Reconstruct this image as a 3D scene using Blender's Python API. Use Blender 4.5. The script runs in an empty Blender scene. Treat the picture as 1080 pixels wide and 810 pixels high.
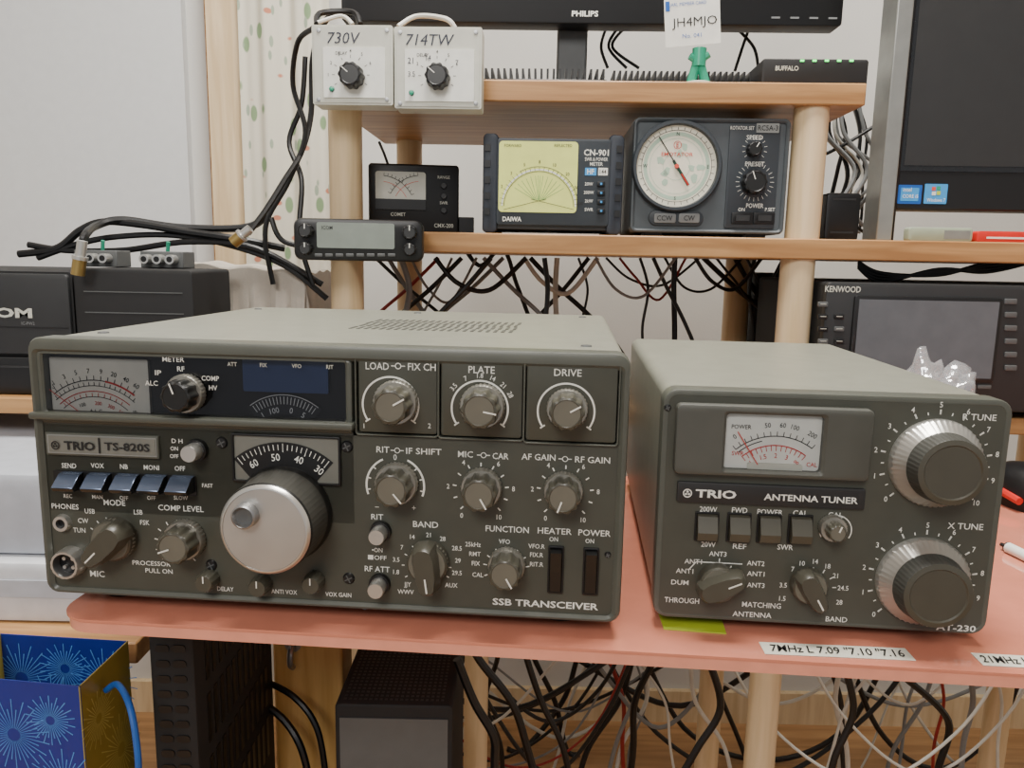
import bpy, math, random, bmesh
from math import radians, sin, cos, pi
from mathutils import Vector, Matrix, noise
random.seed(4)
sc=bpy.context.scene
# ---------------- camera calibration (solved from the photo) ----------------
FPX=811.0; TH=radians(9.2); RO=radians(1.1); CAM=Vector((0,0,.957))
fw=Vector((0,cos(TH),-sin(TH))); r0=Vector((1,0,0)); u0=Vector((0,sin(TH),cos(TH)))
R_=r0*cos(RO)+u0*sin(RO); U_=u0*cos(RO)-r0*sin(RO)
def ray(px,py): return fw+R_*((px-540)/FPX)+U_*((405-py)/FPX)
def U(px,py,Y):
    d=ray(px,py); return CAM+d*(Y/d.y)
def Uz(px,py,z):
    d=ray(px,py); return CAM+d*((z-CAM.z)/d.z)
class Fr:
    def __init__(s,O,yaw):
        s.O=Vector(O); s.yaw=radians(yaw); s.X=Vector((cos(s.yaw),-sin(s.yaw),0)); s.Y=Vector((sin(s.yaw),cos(s.yaw),0))
    def at(s,px,py,w=0):
        d=ray(px,py); p0=s.O-s.Y*w; t=(p0-CAM).dot(s.Y)/d.dot(s.Y); q=CAM+d*t-s.O
        return q.dot(s.X), q.z
    def k(s,px,py):
        d=ray(px,py); return (s.O-CAM).dot(s.Y)/d.dot(s.Y)/FPX
    def rect(s,a,b,c,d,w=0):
        mx=(a+c)/2; my=(b+d)/2
        return s.at(a,my,w)[0],s.at(c,my,w)[0],s.at(mx,d,w)[1],s.at(mx,b,w)[1]
cd=bpy.data.cameras.new('camera'); co=bpy.data.objects.new('camera',cd); sc.collection.objects.link(co)
cd.sensor_width=36; cd.lens=FPX/1080*36; cd.clip_start=.01
m=Matrix((R_,U_,-fw)).transposed().to_4x4(); m.translation=CAM; co.matrix_world=m; sc.camera=co

# ---------------- materials ----------------
def lin(c):
    o=[]
    for v in c:
        v/=255.; o.append(v/12.92 if v<=.04045 else ((v+.055)/1.055)**2.4)
    return o+[1]
M={}
def mat(name,c,rough=.5,metal=0,var=.06,scale=60,bump=0,bscale=400,emit=0,spec=None,coat=0):
    m=bpy.data.materials.new(name); m.use_nodes=True; nt=m.node_tree; b=nt.nodes['Principled BSDF']
    tc=nt.nodes.new('ShaderNodeTexCoord'); n=nt.nodes.new('ShaderNodeTexNoise'); n.inputs['Scale'].default_value=scale
    nt.links.new(tc.outputs['Object'],n.inputs['Vector'])
    r=nt.nodes.new('ShaderNodeValToRGB'); l=lin(c)
    r.color_ramp.elements[0].color=[x*(1-var) for x in l[:3]]+[1]; r.color_ramp.elements[1].color=[min(1,x*(1+var)) for x in l[:3]]+[1]
    r.color_ramp.elements[0].position=.3; r.color_ramp.elements[1].position=.7
    nt.links.new(n.outputs['Fac'],r.inputs['Fac']); nt.links.new(r.outputs['Color'],b.inputs['Base Color'])
    b.inputs['Roughness'].default_value=rough; b.inputs['Metallic'].default_value=metal
    if coat: b.inputs['Coat Weight'].default_value=coat
    if spec is not None: b.inputs['Specular IOR Level'].default_value=spec
    if emit: b.inputs['Emission Color'].default_value=l; b.inputs['Emission Strength'].default_value=emit
    if bump:
        n2=nt.nodes.new('ShaderNodeTexNoise'); n2.inputs['Scale'].default_value=bscale; nt.links.new(tc.outputs['Object'],n2.inputs['Vector'])
        bp=nt.nodes.new('ShaderNodeBump'); bp.inputs['Strength'].default_value=bump; bp.inputs['Distance'].default_value=.001
        nt.links.new(n2.outputs['Fac'],bp.inputs['Height']); nt.links.new(bp.outputs['Normal'],b.inputs['Normal'])
    M[name]=m; return m
mat('panel',(68,69,60),.42); mat('bezel',(80,82,74),.38); mat('cover',(130,131,119),.38,bump=.15,bscale=900)
mat('coverd',(74,75,69),.5); mat('black',(17,17,18),.4); mat('blackmatte',(24,24,25),.7); mat('dark',(38,39,40),.5)
mat('knobblk',(72,70,60),.34); mat('knobface',(104,101,89),.36); mat('knobdark',(26,26,25),.35); mat('ribgrey',(66,66,62),.32); mat('barrel',(72,71,66),.3,.3)
mat('silver',(208,207,202),.28,.8,.03); mat('skirt',(168,165,155),.32,.75,.05); mat('brushed',(196,194,188),.33,.75,.08,30); mat('steel',(150,150,150),.35,.8); mat('lever',(110,124,150),.22,.7)
mat('white',(228,228,220),.5); mat('offwhite',(196,196,184),.45); mat('ivory',(232,228,208),.5); mat('meterface',(206,202,184),.5); mat('grey',(120,122,122),.5); mat('midgrey',(84,86,86),.5)
mat('red',(200,38,30),.4); mat('redsoft',(214,80,66),.5); mat('blue',(28,88,170),.4); mat('lblue',(60,150,215),.4); mat('green',(38,150,118),.3); mat('darkgreen',(24,60,44),.4)
mat('greenled',(90,255,120),.4,emit=2.5); mat('lcdgreen',(204,210,116),.5,emit=.3); mat('lcdgrey',(128,136,128),.35); mat('lcdblue',(62,78,118),.3)
mat('brass',(176,152,96),.35,.9); mat('slate',(74,80,84),.45); mat('slated',(48,54,60),.5); mat('bumper',(40,46,56),.6); mat('plate',(122,122,114),.4,.3)
mat('silverplate',(150,152,148),.4,.6); mat('inkblack',(25,25,25),.6); mat('ink',(40,44,60),.6); mat('inkgreen',(60,140,80),.6); mat('palegreen',(176,200,178),.5); mat('adapter',(150,160,140),.4)
mat('cableblack',(18,18,19),.42); mat('cablewhite',(206,205,196),.5); mat('cablegrey',(130,132,132),.5); mat('cablered',(150,40,34),.5)
mat('bagblue',(20,42,132),.35); mat('baggold',(152,138,60),.35); mat('bagline',(80,140,210),.4); mat('baglineg',(200,190,110),.4)
mat('printer',(204,206,210),.45); mat('printerd',(176,180,188),.5); mat('cloth',(182,174,162),.9,bump=.5,bscale=500)
mat('mat',(210,132,108),.1,var=.04,coat=.6); mat('matedge',(226,152,128),.2); mat('tape',(222,220,205),.5)
mat('sticky',(180,196,60),.5); mat('wallp',(206,205,200),.85,var=.02,scale=8,bump=.2,bscale=250); mat('wallpanel',(210,213,214),.7,var=.02)
mat('screen',(30,32,34),.15); mat('screen_glare',(92,94,98),.25); mat('ceil',(225,225,220),.9)
def wood(name,c1,c2,axis='X',scale=3,rough=.45):
    m=bpy.data.materials.new(name); m.use_nodes=True; nt=m.node_tree; b=nt.nodes['Principled BSDF']
    tc=nt.nodes.new('ShaderNodeTexCoord'); mp=nt.nodes.new('ShaderNodeMapping'); s=[scale*14]*3; s['XYZ'.index(axis)]=scale
    mp.inputs['Scale'].default_value=s; n=nt.nodes.new('ShaderNodeTexNoise'); n.inputs['Scale'].default_value=2.2; n.inputs['Detail'].default_value=6; n.inputs['Distortion'].default_value=.6
    r=nt.nodes.new('ShaderNodeValToRGB'); r.color_ramp.elements[0].color=lin(c1); r.color_ramp.elements[1].color=lin(c2); r.color_ramp.elements[0].position=.35; r.color_ramp.elements[1].position=.68
    nt.links.new(tc.outputs['Object'],mp.inputs['Vector']); nt.links.new(mp.outputs['Vector'],n.inputs['Vector']); nt.links.new(n.outputs['Fac'],r.inputs['Fac']); nt.links.new(r.outputs['Color'],b.inputs['Base Color']); b.inputs['Roughness'].default_value=rough
    M[name]=m
wood('woodshelf',(154,110,66),(188,144,94)); wood('woodpost',(206,180,138),(228,204,166),'Z',2); wood('woodtrim',(206,180,140),(226,204,166),'Z',2)
wood('woodfloor',(160,120,80),(190,148,104),'X',2,.35); wood('woodplank',(190,150,86),(214,176,112),'Z',3)
def glassm(name,tint):
    m=bpy.data.materials.new(name); m.use_nodes=True; nt=m.node_tree; nt.nodes.clear()
    o=nt.nodes.new('ShaderNodeOutputMaterial'); t=nt.nodes.new('ShaderNodeBsdfTransparent'); t.inputs[0].default_value=tint+[1]
    gl=nt.nodes.new('ShaderNodeBsdfGlossy'); gl.inputs['Roughness'].default_value=.05; mx=nt.nodes.new('ShaderNodeMixShader')
    fr=nt.nodes.new('ShaderNodeFresnel'); fr.inputs[0].default_value=1.5
    nt.links.new(fr.outputs[0],mx.inputs[0]); nt.links.new(t.outputs[0],mx.inputs[1]); nt.links.new(gl.outputs[0],mx.inputs[2]); nt.links.new(mx.outputs[0],o.inputs[0]); M[name]=m
glassm('glass',[.95,.95,.95]); glassm('smoke',[.58,.59,.63])
def filmm():
    m=bpy.data.materials.new('plasticfilm'); m.use_nodes=True; nt=m.node_tree; nt.nodes.clear()
    o=nt.nodes.new('ShaderNodeOutputMaterial'); t=nt.nodes.new('ShaderNodeBsdfTransparent'); t.inputs[0].default_value=(.9,.92,.94,1)
    g=nt.nodes.new('ShaderNodeBsdfGlossy'); g.inputs['Roughness'].default_value=.12; df=nt.nodes.new('ShaderNodeBsdfDiffuse'); df.inputs[0].default_value=(.7,.72,.75,1)
    tc=nt.nodes.new('ShaderNodeTexCoord'); n=nt.nodes.new('ShaderNodeTexNoise'); n.inputs['Scale'].default_value=55; nt.links.new(tc.outputs['Object'],n.inputs['Vector']); bp=nt.nodes.new('ShaderNodeBump'); bp.inputs['Strength'].default_value=1; bp.inputs['Distance'].default_value=.006
    nt.links.new(n.outputs['Fac'],bp.inputs['Height']); nt.links.new(bp.outputs[0],g.inputs['Normal'])
    a=nt.nodes.new('ShaderNodeMixShader'); a.inputs[0].default_value=.3; nt.links.new(t.outputs[0],a.inputs[1]); nt.links.new(df.outputs[0],a.inputs[2])
    b=nt.nodes.new('ShaderNodeMixShader'); b.inputs[0].default_value=.3; nt.links.new(a.outputs[0],b.inputs[1]); nt.links.new(g.outputs[0],b.inputs[2]); nt.links.new(b.outputs[0],o.inputs[0]); M['plasticfilm']=m
filmm()
def curtainm():
    m=bpy.data.materials.new('curtain'); m.use_nodes=True; nt=m.node_tree; b=nt.nodes['Principled BSDF']; b.inputs['Roughness'].default_value=.9
    tc=nt.nodes.new('ShaderNodeTexCoord'); prev=None
    for k,(sc_,c,th,off) in enumerate((((34,5,15),(130,154,116),.2,0),((22,4,30),(196,130,104),.13,3.3),((60,9,20),(156,168,148),.17,7.7))):
        mp=nt.nodes.new('ShaderNodeMapping'); mp.inputs['Scale'].default_value=sc_; mp.inputs['Location'].default_value=(off,off,off); mp.inputs['Rotation'].default_value=(0,.5-k*.4,0)
        v=nt.nodes.new('ShaderNodeTexVoronoi'); v.inputs['Scale'].default_value=1.0
        r=nt.nodes.new('ShaderNodeValToRGB'); r.color_ramp.elements[0].position=th; r.color_ramp.elements[0].color=(1,1,1,1); r.color_ramp.elements[1].position=th+.05; r.color_ramp.elements[1].color=(0,0,0,1)
        mx=nt.nodes.new('ShaderNodeMix'); mx.data_type='RGBA'; mx.inputs[6].default_value=lin((214,209,192)); mx.inputs[7].default_value=lin(c)
        nt.links.new(tc.outputs['Object'],mp.inputs['Vector']); nt.links.new(mp.outputs[0],v.inputs['Vector']); nt.links.new(v.outputs['Distance'],r.inputs[0]); nt.links.new(r.outputs[0],mx.inputs[0])
        if prev: nt.links.new(prev.outputs[2],mx.inputs[6])
        prev=mx
    nt.links.new(prev.outputs[2],b.inputs['Base Color']); M['curtain']=m
curtainm()

# ---------------- text ----------------
TC={}
def tmesh(s,bold):
    k=(s,bold)
    if k in TC: return TC[k]
    c=bpy.data.curves.new('t','FONT'); c.body=s; c.size=1; c.offset=bold; c.resolution_u=2
    o=bpy.data.objects.new('t',c); sc.collection.objects.link(o); dg=bpy.context.evaluated_depsgraph_get(); dg.update()
    me=bpy.data.meshes.new_from_object(o.evaluated_get(dg)); v=[(a.co.x,a.co.y) for a in me.vertices]; f=[tuple(p.vertices) for p in me.polygons]
    bpy.data.objects.remove(o); bpy.data.curves.remove(c); bpy.data.meshes.remove(me)
    if v:
        x0=min(a[0] for a in v); x1=max(a[0] for a in v)
    else: x0,x1=0,1
    TC[k]=([(a[0]-(x0+x1)/2,a[1]) for a in v],f,x1-x0); return TC[k]
CAP=max(a[1] for a in tmesh('H',0)[0])

def rr(x0,x1,z0,z1,r,n=5):
    r=max(0.00001,min(r,(x1-x0)/2.01,(z1-z0)/2.01)); o=[]
    for cx,cz,a0 in ((x1-r,z0+r,-90),(x1-r,z1-r,0),(x0+r,z1-r,90),(x0+r,z0+r,180)):
        for i in range(n+1):
            a=radians(a0+90*i/n); o.append((cx+r*cos(a),cz+r*sin(a)))
    return o
class MB:
    def __init__(s): s.v=[];s.f=[];s.m=[];s.s=[];s.mats=[];s.T=None
    def add(s,vs,fs,mt,sm=False):
        if mt not in s.mats: s.mats.append(mt)
        i=s.mats.index(mt); b=len(s.v)
        if s.T is not None: vs=[tuple(s.T@Vector(v)) for v in vs]
        s.v+=list(vs)
        for f in fs: s.f.append(tuple(b+q for q in f)); s.m.append(i); s.s.append(sm)
    def box(s,x0,x1,y0,y1,z0,z1,mt):
        vs=[(x,y,z) for x in(x0,x1) for y in(y0,y1) for z in(z0,z1)]
        s.add(vs,[(0,1,3,2),(4,6,7,5),(0,4,5,1),(2,3,7,6),(0,2,6,4),(1,5,7,3)],mt)
    def plate(s,x0,x1,z0,z1,y0,y1,mt,r=.001,c=0,n=5,cb=0):
        L=[(rr(x0,x1,z0,z1,r,n),y1)] if not cb else [(rr(x0+cb,x1-cb,z0+cb,z1-cb,r,n),y1),(rr(x0,x1,z0,z1,r,n),y1-cb)]
        if c: L+= [(rr(x0,x1,z0,z1,r,n),y0+c),(rr(x0+c*.3,x1-c*.3,z0+c*.3,z1-c*.3,r,n),y0+c*.3),(rr(x0+c,x1-c,z0+c,z1-c,r,n),y0)]
        else: L.append((rr(x0,x1,z0,z1,r,n),y0))
        N=len(L[0][0]); vs=[(p[0],y,p[1]) for o,y in L for p in o]; fs=[]
        for j in range(len(L)-1):
            for i in range(N): k=(i+1)%N; fs.append((j*N+i,j*N+k,(j+1)*N+k,(j+1)*N+i))
        fs.append(tuple(range(N))[::-1]); fs.append(tuple((len(L)-1)*N+i for i in range(N)))
        s.add(vs,fs,mt,True)
    def ring(s,o,i,y0,y1,mt,ro=.004,ri=.002,c=.0015,n=5):
        L=[(rr(*o,ro,n),y1),(rr(*o,ro,n),y0+c),(rr(o[0]+c*.3,o[1]-c*.3,o[2]+c*.3,o[3]-c*.3,ro,n),y0+c*.3),(rr(o[0]+c,o[1]-c,o[2]+c,o[3]-c,ro,n),y0),
           (rr(i[0]-c,i[1]+c,i[2]-c,i[3]+c,ri,n),y0),(rr(*i,ri,n),y0+c),(rr(*i,ri,n),y1)]
        N=len(L[0][0]); vs=[(p[0],y,p[1]) for q,y in L for p in q]; fs=[]
        for j in range(len(L)):
            j2=(j+1)%len(L)
            for a in range(N): k=(a+1)%N; fs.append((j*N+a,j*N+k,j2*N+k,j2*N+a))
        s.add(vs,fs,mt,True)
    def lathe(s,x,z,prof,n=32,fl=0,fd=0,y=0):
        for j in range(len(prof)-1):
            a,b=prof[j],prof[j+1]; vs=[];fs=[]
            for (r,yy,_,f) in (a,b):
                for i in range(n):
                    t=2*pi*i/n; q=r*(1-(fd*(.5+.5*cos(fl*t)) if f else 0)); vs.append((x+q*sin(t),y+yy,z+q*cos(t)))
            for i in range(n): k=(i+1)%n; fs.append((i,k,n+k,n+i))
            s.add(vs,fs,a[2],True)
    def tube(s,pts,r,mt,n=8,sub=6,caps=True):
        P=[Vector(p) for p in pts]; Q=[P[0]]+P+[P[-1]]; C=[]
        for i in range(1,len(Q)-2):
            for j in range(sub):
                t=j/sub; a,b,c,d=Q[i-1],Q[i],Q[i+1],Q[i+2]
                C.append(.5*((2*b)+(c-a)*t+(2*a-5*b+4*c-d)*t*t+(3*b-a-3*c+d)*t**3))
        C.append(P[-1]); vs=[];fs=[]
        up=Vector((.13,.31,.94))
        for i,c in enumerate(C):
            t=(C[min(i+1,len(C)-1)]-C[max(i-1,0)])
            t=t.normalized() if t.length>1e-9 else Vector((1,0,0))
            a=up-t*up.dot(t)
            if a.length<1e-3: a=t.orthogonal()
            a.normalize(); up=a; b=t.cross(a)
            for k in range(n): g=2*pi*k/n; vs.append(tuple(c+a*(r*cos(g))+b*(r*sin(g))))
        for i in range(len(C)-1):
            for k in range(n): l=(k+1)%n; fs.append((i*n+k,i*n+l,(i+1)*n+l,(i+1)*n+k))
        fs.append(tuple(range(n))); fs.append(tuple((len(C)-1)*n+k for k in range(n)))
        s.add(vs,fs,mt,True)
    def text(s,t,x,z,h,y,mt,w=None,rot=0,bold=.005,shear=0,cond=.9):
        v,f,tw=tmesh(t,bold); k=h/CAP; kx=k*cond if w is None else w/tw; c,d=cos(rot),sin(rot); vs=[]
        for a,b in v:
            X=a*kx+shear*b*k; Z=b*k-h/2; vs.append((x+X*c-Z*d,y,z+X*d+Z*c))
        s.add(vs,f,mt)
    def line(s,x0,z0,x1,z1,t,y,mt):
        dx,dz=x1-x0,z1-z0; l=math.hypot(dx,dz) or 1; nx,nz=-dz/l*t/2,dx/l*t/2
        s.add([(x0+nx,y,z0+nz),(x0-nx,y,z0-nz),(x1-nx,y,z1-nz),(x1+nx,y,z1+nz)],[(0,1,2,3)],mt)
    def arc(s,cx,cz,R,a0,a1,t,y,mt,n=24):
        vs=[];fs=[]
        for i in range(n+1):
            a=radians(a0+(a1-a0)*i/n)
            for q in (R-t/2,R+t/2): vs.append((cx+q*sin(a),y,cz+q*cos(a)))
        for i in range(n): fs.append((2*i,2*i+1,2*i+3,2*i+2))
        s.add(vs,fs,mt)
    def ticks(s,cx,cz,ra,rb,angs,t,y,mt):
        for a in angs:
            a=radians(a); s.line(cx+ra*sin(a),cz+ra*cos(a),cx+rb*sin(a),cz+rb*cos(a),t,y,mt)
    def emblem(s,x,z,r,y,mt):
        s.arc(x,z,r,0,360,r*.28,y,mt,20)
        for i in range(3):
            A=radians(i*120); cx,cz=x+r*.42*sin(A),z+r*.42*cos(A); s.add([(cx+r*.3*cos(j*pi/4),y,cz+r*.3*sin(j*pi/4)) for j in range(8)],[tuple(range(8))],mt)
    def obj(s,name,parent=None,loc=(0,0,0),rz=0,label=None,cat=None,group=None,kind=None,bevel=0,recalc=True):
        me=bpy.data.meshes.new(name); me.from_pydata([tuple(v) for v in s.v],[],s.f)
        for q in s.mats: me.materials.append(M[q])
        me.polygons.foreach_set('material_index',s.m); me.polygons.foreach_set('use_smooth',s.s)
        if recalc:
            b=bmesh.new(); b.from_mesh(me); bmesh.ops.remove_doubles(b,verts=b.verts,dist=1e-7) if len(b.verts)<60000 else None
            bmesh.ops.recalc_face_normals(b,faces=b.faces); b.to_mesh(me); b.free()
        me.update()
        try: me.set_sharp_from_angle(angle=radians(32))
        except Exception: pass
        o=bpy.data.objects.new(name,me); sc.collection.objects.link(o); o.location=loc; o.rotation_euler=(0,0,rz)
        if parent: o.parent=parent
        if label: o['label']=label
        if cat: o['category']=cat
        if group: o['group']=group
        if kind: o['kind']=kind
        if bevel:
            bm=o.modifiers.new('b','BEVEL'); bm.width=bevel; bm.segments=2; bm.limit_method='ANGLE'
        return o
def root(name,F,label,cat,group=None):
    o=bpy.data.objects.new(name,None); sc.collection.objects.link(o); o.empty_display_size=.02; o.location=F.O; o.rotation_euler=(0,0,-F.yaw); o['label']=label; o['category']=cat
    if group: o['group']=group
    return o
def TX(mb,F,t,px,py,h,mt='white',w=0,wp=None,rot=0,bold=.005,shear=0):
    x,z=F.at(px,py,w); k=F.k(px,py); mb.text(t,x,z,h*k,-w-.0003,mt,None if wp is None else wp*k,rot,bold,shear)
def dial(mb,F,px,py,R,labs,h,w=0,mt='white',rotl=False,tk=None):
    x,z=F.at(px,py,w); k=F.k(px,py)
    for t,a in labs:
        A=radians(a); mb.text(t,x+R*k*sin(A),z+R*k*cos(A),h*k,-w-.0003,mt,rot=(-A if rotl else 0))
def PL(mb,F,a,b,c,d,w0,w1,mt,r=.001,ch=0):
    x0,x1,z0,z1=F.rect(a,b,c,d,w1); mb.plate(x0,x1,z0,z1,-w1,-w0,mt,r,ch)
def knob(par,F,px,py,R,r,L=.014,ang=0,w=0,skirt='skirt',body='knobblk',face='knobface',fl=10,fd=.1,name='control_knob',bar=False,mark='white'):
    x,z=F.at(px,py,w+L*.6); k=F.k(px,py); R*=k; r*=k; mb=MB()
    if skirt: mb.lathe(0,0,[(0,-.0055,skirt,0),(R*.93,-.0055,skirt,0),(R,-.0045,skirt,1),(R,-.0005,skirt,1),(R*.8,.0,skirt,0),(0,0,skirt,0)],n=96,fl=32,fd=.045)
    b0=-.005 if skirt else 0
    if not bar:
        mb.lathe(0,0,[(0,-L,face,0),(r*.72,-L,body,0),(r*.76,-L-.0004,body,0),(r*.92,-L,body,1),(r*.97,-L+.001,body,1),(r,b0-.002,body,1),(r,b0,body,1)],n=120,fl=fl,fd=fd)
        A=radians(ang); mb.line(r*.2*sin(A),r*.2*cos(A),r*.86*sin(A),r*.86*cos(A),.0009,-L-.0007,mark)
    else:
        mb.lathe(0,0,[(0,-.0075,face,0),(r*.80,-.0075,body,0),(r*.88,-.0065,body,0),(r*.92,-.001,body,0),(r*.92,0,body,0),(0,0,body,0)],n=48)
        A=radians(ang); d=(sin(A),cos(A)); e=(cos(A),-sin(A)); vs=[];N=0
        for (yy,sc_) in ((-.005,1.06),(-L*.85,1.0),(-L,.88)):
            pr=[(1.2,.2),(1.05,.34),(.5,.46),(-.4,.5),(-.85,.40),(-1.0,.18),(-1.0,-.18),(-.85,-.40),(-.4,-.5),(.5,-.46),(1.05,-.34),(1.2,-.2)]
            N=len(pr)
            for a,b in pr: a*=r*sc_; b*=r*sc_*(1.15 if yy>-.006 else 1); vs.append((a*d[0]+b*e[0],yy,a*d[1]+b*e[1]))
        fs=[(j*N+i,j*N+(i+1)%N,(j+1)*N+(i+1)%N,(j+1)*N+i) for j in range(2) for i in range(N)]; mb.add(vs,fs,body); mb.add(vs[2*N:],[tuple(range(N))],body)
        mb.line(r*.35*d[0],r*.35*d[1],r*1.0*d[0],r*1.0*d[1],.0009,-L-.0003,mark)
    return mb.obj(name,par,(x,-w,z))
def screw(mb,F,px,py,w=0,r=.0032,mt='black'):
    x,z=F.at(px,py,w); mb.lathe(x,z,[(0,-.0012,mt,0),(r*.8,-.001,mt,0),(r,0,mt,0)],n=16,y=-w); mb.line(x-r*.6,z-r*.3,x+r*.6,z+r*.3,.0007,-w-.0014,'midgrey'); mb.line(x-r*.3,z+r*.6,x+r*.3,z-r*.6,.0007,-w-.0014,'midgrey')

# =====================================================================
# TRANSCEIVER
# =====================================================================
F=Fr((-.270,.4236,.7595),4.46); W=.333; H=.150
ts=root('transceiver',F,'large olive-grey vintage radio transceiver with big silver tuning knob','radio')
mb=MB(); mb.plate(.0015,W-.0015,.001,H-.001,.010,.300,'cover',r=.006,cb=.002)
for iy in range(4):
    for ix in range(22):
        x=.150+ix*.0052+(iy%2)*.001; y=.110+iy*.022; mb.box(x,x+.0022,y,y+.017,H-.0012,H-.0007,'coverd')
for x,y in ((.02,.27),(.165,.27),(.31,.27),(.02,.04),(.31,.04)): 
    mb.T=Matrix.Translation((x,y,H-.001))@Matrix.Rotation(radians(-90),4,'X'); mb.lathe(0,0,[(0,-.0012,'midgrey',0),(.003,-.0008,'midgrey',0),(.0034,0,'midgrey',0)],n=14); mb.T=None
mb.obj('cover',ts)
mb=MB(); mb.ring((0,W,0,H),(.0048,W-.0048,.0035,H-.0085),0,.014,'bezel',.007,.003,.002)
mb.plate(.003,W-.003,.003,H-.005,.010,.014,'black')
mb.obj('bezel',ts)
for fx in (.03,.30):
    for fy in (.03,.26):
        mb=MB(); mb.T=Matrix.Translation((fx,fy,-.0095)); n=24; vs=[];fs=[]
        for r,z in ((.011,0),(.0125,.002),(.013,.011)):
            for i in range(n): t=2*pi*i/n; vs.append((r*cos(t),r*sin(t),z))
        fs=[(j*n+i,j*n+(i+1)%n,(j+1)*n+(i+1)%n,(j+1)*n+i) for j in range(2) for i in range(n)]+[tuple(range(n)),tuple(2*n+i for i in range(n))]
        mb.add(vs,fs,'black',True); mb.obj('foot',ts)
w=-.0025
mb=MB()
zb=F.at(200,449,w)[1]
mb.plate(.004,W-.004,.003,F.at(500,464,w)[1],.0025,.009,'panel')
xw1=F.at(372,420,w)[0]
mb.plate(.004,xw1,.05,zb,.0025,.0092,'panel')
o=(.0045,xw1,zb-.001,H-.008); i_=F.rect(46,377,364,440,-.001)
mb.ring(o,i_,.001,.009,'bezel',.002,.002,.001)
x0,x1,z0,z1=F.rect(31,441,372,448,.003); mb.plate(x0,x1,z0,z1,-.004,.008,'bezel',.001,.0008)
for a,b,c,d in ((378,376,461,457),(465,378,551,461),(555,381,651,466)):
    PL(mb,F,a,b,c,d,-.009,-.0015,'panel',.0015,.0008)
    x0,x1,z0,z1=F.rect(a-1,b-1,c+1,d+1,-.003); mb.ring((x0-.0008,x1+.0008,z0-.0008,z1+.0008),(x0,x1,z0,z1),.0005,.008,'bezel',.002,.0015,.0003)
for p in ((234,467),(366,471),(223,596),(368,610),(641,585),(385,640)): screw(mb,F,*p,w=w,r=.0035 if p[0]<380 else .0018)
mb.obj('front_panel',ts)
mb=MB(); x0,x1,z0,z1=i_; mb.box(x0,x1,.0085,.0095,z0,z1,'black')
mb.obj('window_backing',ts)
mb=MB(); x0,x1,z0,z1=F.rect(54,378,157,438,-.0065); mb.plate(x0,x1,z0,z1,.0065,.0085,'ivory')
cx,cz=F.at(104,470,-.0065); k=F.k(104,410); y=.0062
mb.arc(cx,cz,66*k,-42,42,.0004,y,'inkblack'); mb.arc(cx,cz,60*k,-42,40,.0005,y,'red'); mb.arc(cx,cz,54*k,-42,42,.0004,y,'inkblack'); mb.arc(cx,cz,72*k,-40,10,.0005,y,'inkblack'); mb.arc(cx,cz,72*k,10,38,.0011,y,'red')
mb.ticks(cx,cz,66*k,70*k,[-40+i*5 for i in range(17)],.0004,y,'inkblack'); mb.ticks(cx,cz,72*k,77*k,[-36+i*6 for i in range(13)],.0004,y,'inkblack'); mb.ticks(cx,cz,54*k,58*k,[-38+i*7 for i in range(11)],.0004,y,'red')
for t,a in (('1',-34),('3',-24),('5',-14),('7',-4),('9',6),('20',16),('40',26),('60',35)): A=radians(a); mb.text(t,cx+82*k*sin(A),cz+82*k*cos(A),5*k,y,'inkblack',rot=-A)
for t,a in (('0',-40),('100',-18),('200',4),('300',22),('500',38)): A=radians(a); mb.text(t,cx+47*k*sin(A),cz+47*k*cos(A),4*k,y,'red' if a>0 else 'inkblack',rot=-A)
mb.text('A L C',cx,cz+38*k,4.5*k,y,'inkblack'); mb.text('S',cx-46*k,cz+64*k,5*k,y,'inkblack'); mb.text('IP',cx+44*k,cz+38*k,4.5*k,y,'inkblack')
mb.line(cx-8*k,cz+30*k,cx-52*k,cz+62*k,.0005,y-.0008,'redsoft')
mb.obj('signal_meter',ts)
mb=MB(); x0,x1,z0,z1=F.rect(256,377,346,414,-.006); mb.plate(x0,x1,z0,z1,.006,.0085,'lcdblue'); mb.obj('digital_display',ts)
mb=MB(); cx,cz=F.at(301,475,-.0065); mb.arc(cx,cz,50*k,-42,42,22*k,.0068,'dark')
mb.arc(cx,cz,60*k,-38,38,.0004,.0065,'white'); mb.ticks(cx,cz,50*k,58*k,[-36+i*4 for i in range(19)],.0004,.0065,'white'); 
for t,a in (('100',-14),('0',10),('1',-32),('5',28)): A=radians(a); mb.text(t,cx+44*k*sin(A),cz+44*k*cos(A),6*k,.0064,'white',rot=-A)
mb.obj('sub_dial',ts)
mb=MB(); x0,x1,z0,z1=i_; mb.add([(x0,.0022,z0),(x1,.0022,z0),(x1,.0022,z1),(x0,.0022,z1)],[(0,1,2,3)],'smoke'); mb.obj('window_glass',ts,recalc=False)
mb=MB(); PL(mb,F,48,458,167,482,w,w+.002,'bezel',.0006,.0006); PL(mb,F,50,460,165,480,w+.002,w+.0024,'silverplate',.0003); PL(mb,F,51.5,461.5,163.5,478.5,w+.0024,w+.0027,'plate',.0003)
TX(mb,F,'TRIO',84,470.2,8.5,'inkblack',w+.003,wp=34,bold=.03); x,z=F.at(58.5,469.5,w+.003); mb.emblem(x,z,.0022,-w-.0033,'inkblack'); x0,x1,z0,z1=F.rect(104,462,105.5,478,w+.003); mb.box(x0,x1,-w-.0034,-w-.003,z0,z1,'inkblack'); TX(mb,F,'TS-820S',134,471.5,8,'inkblack',w+.003,wp=50,bold=.02)
mb.obj('nameplate',ts)
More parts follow.
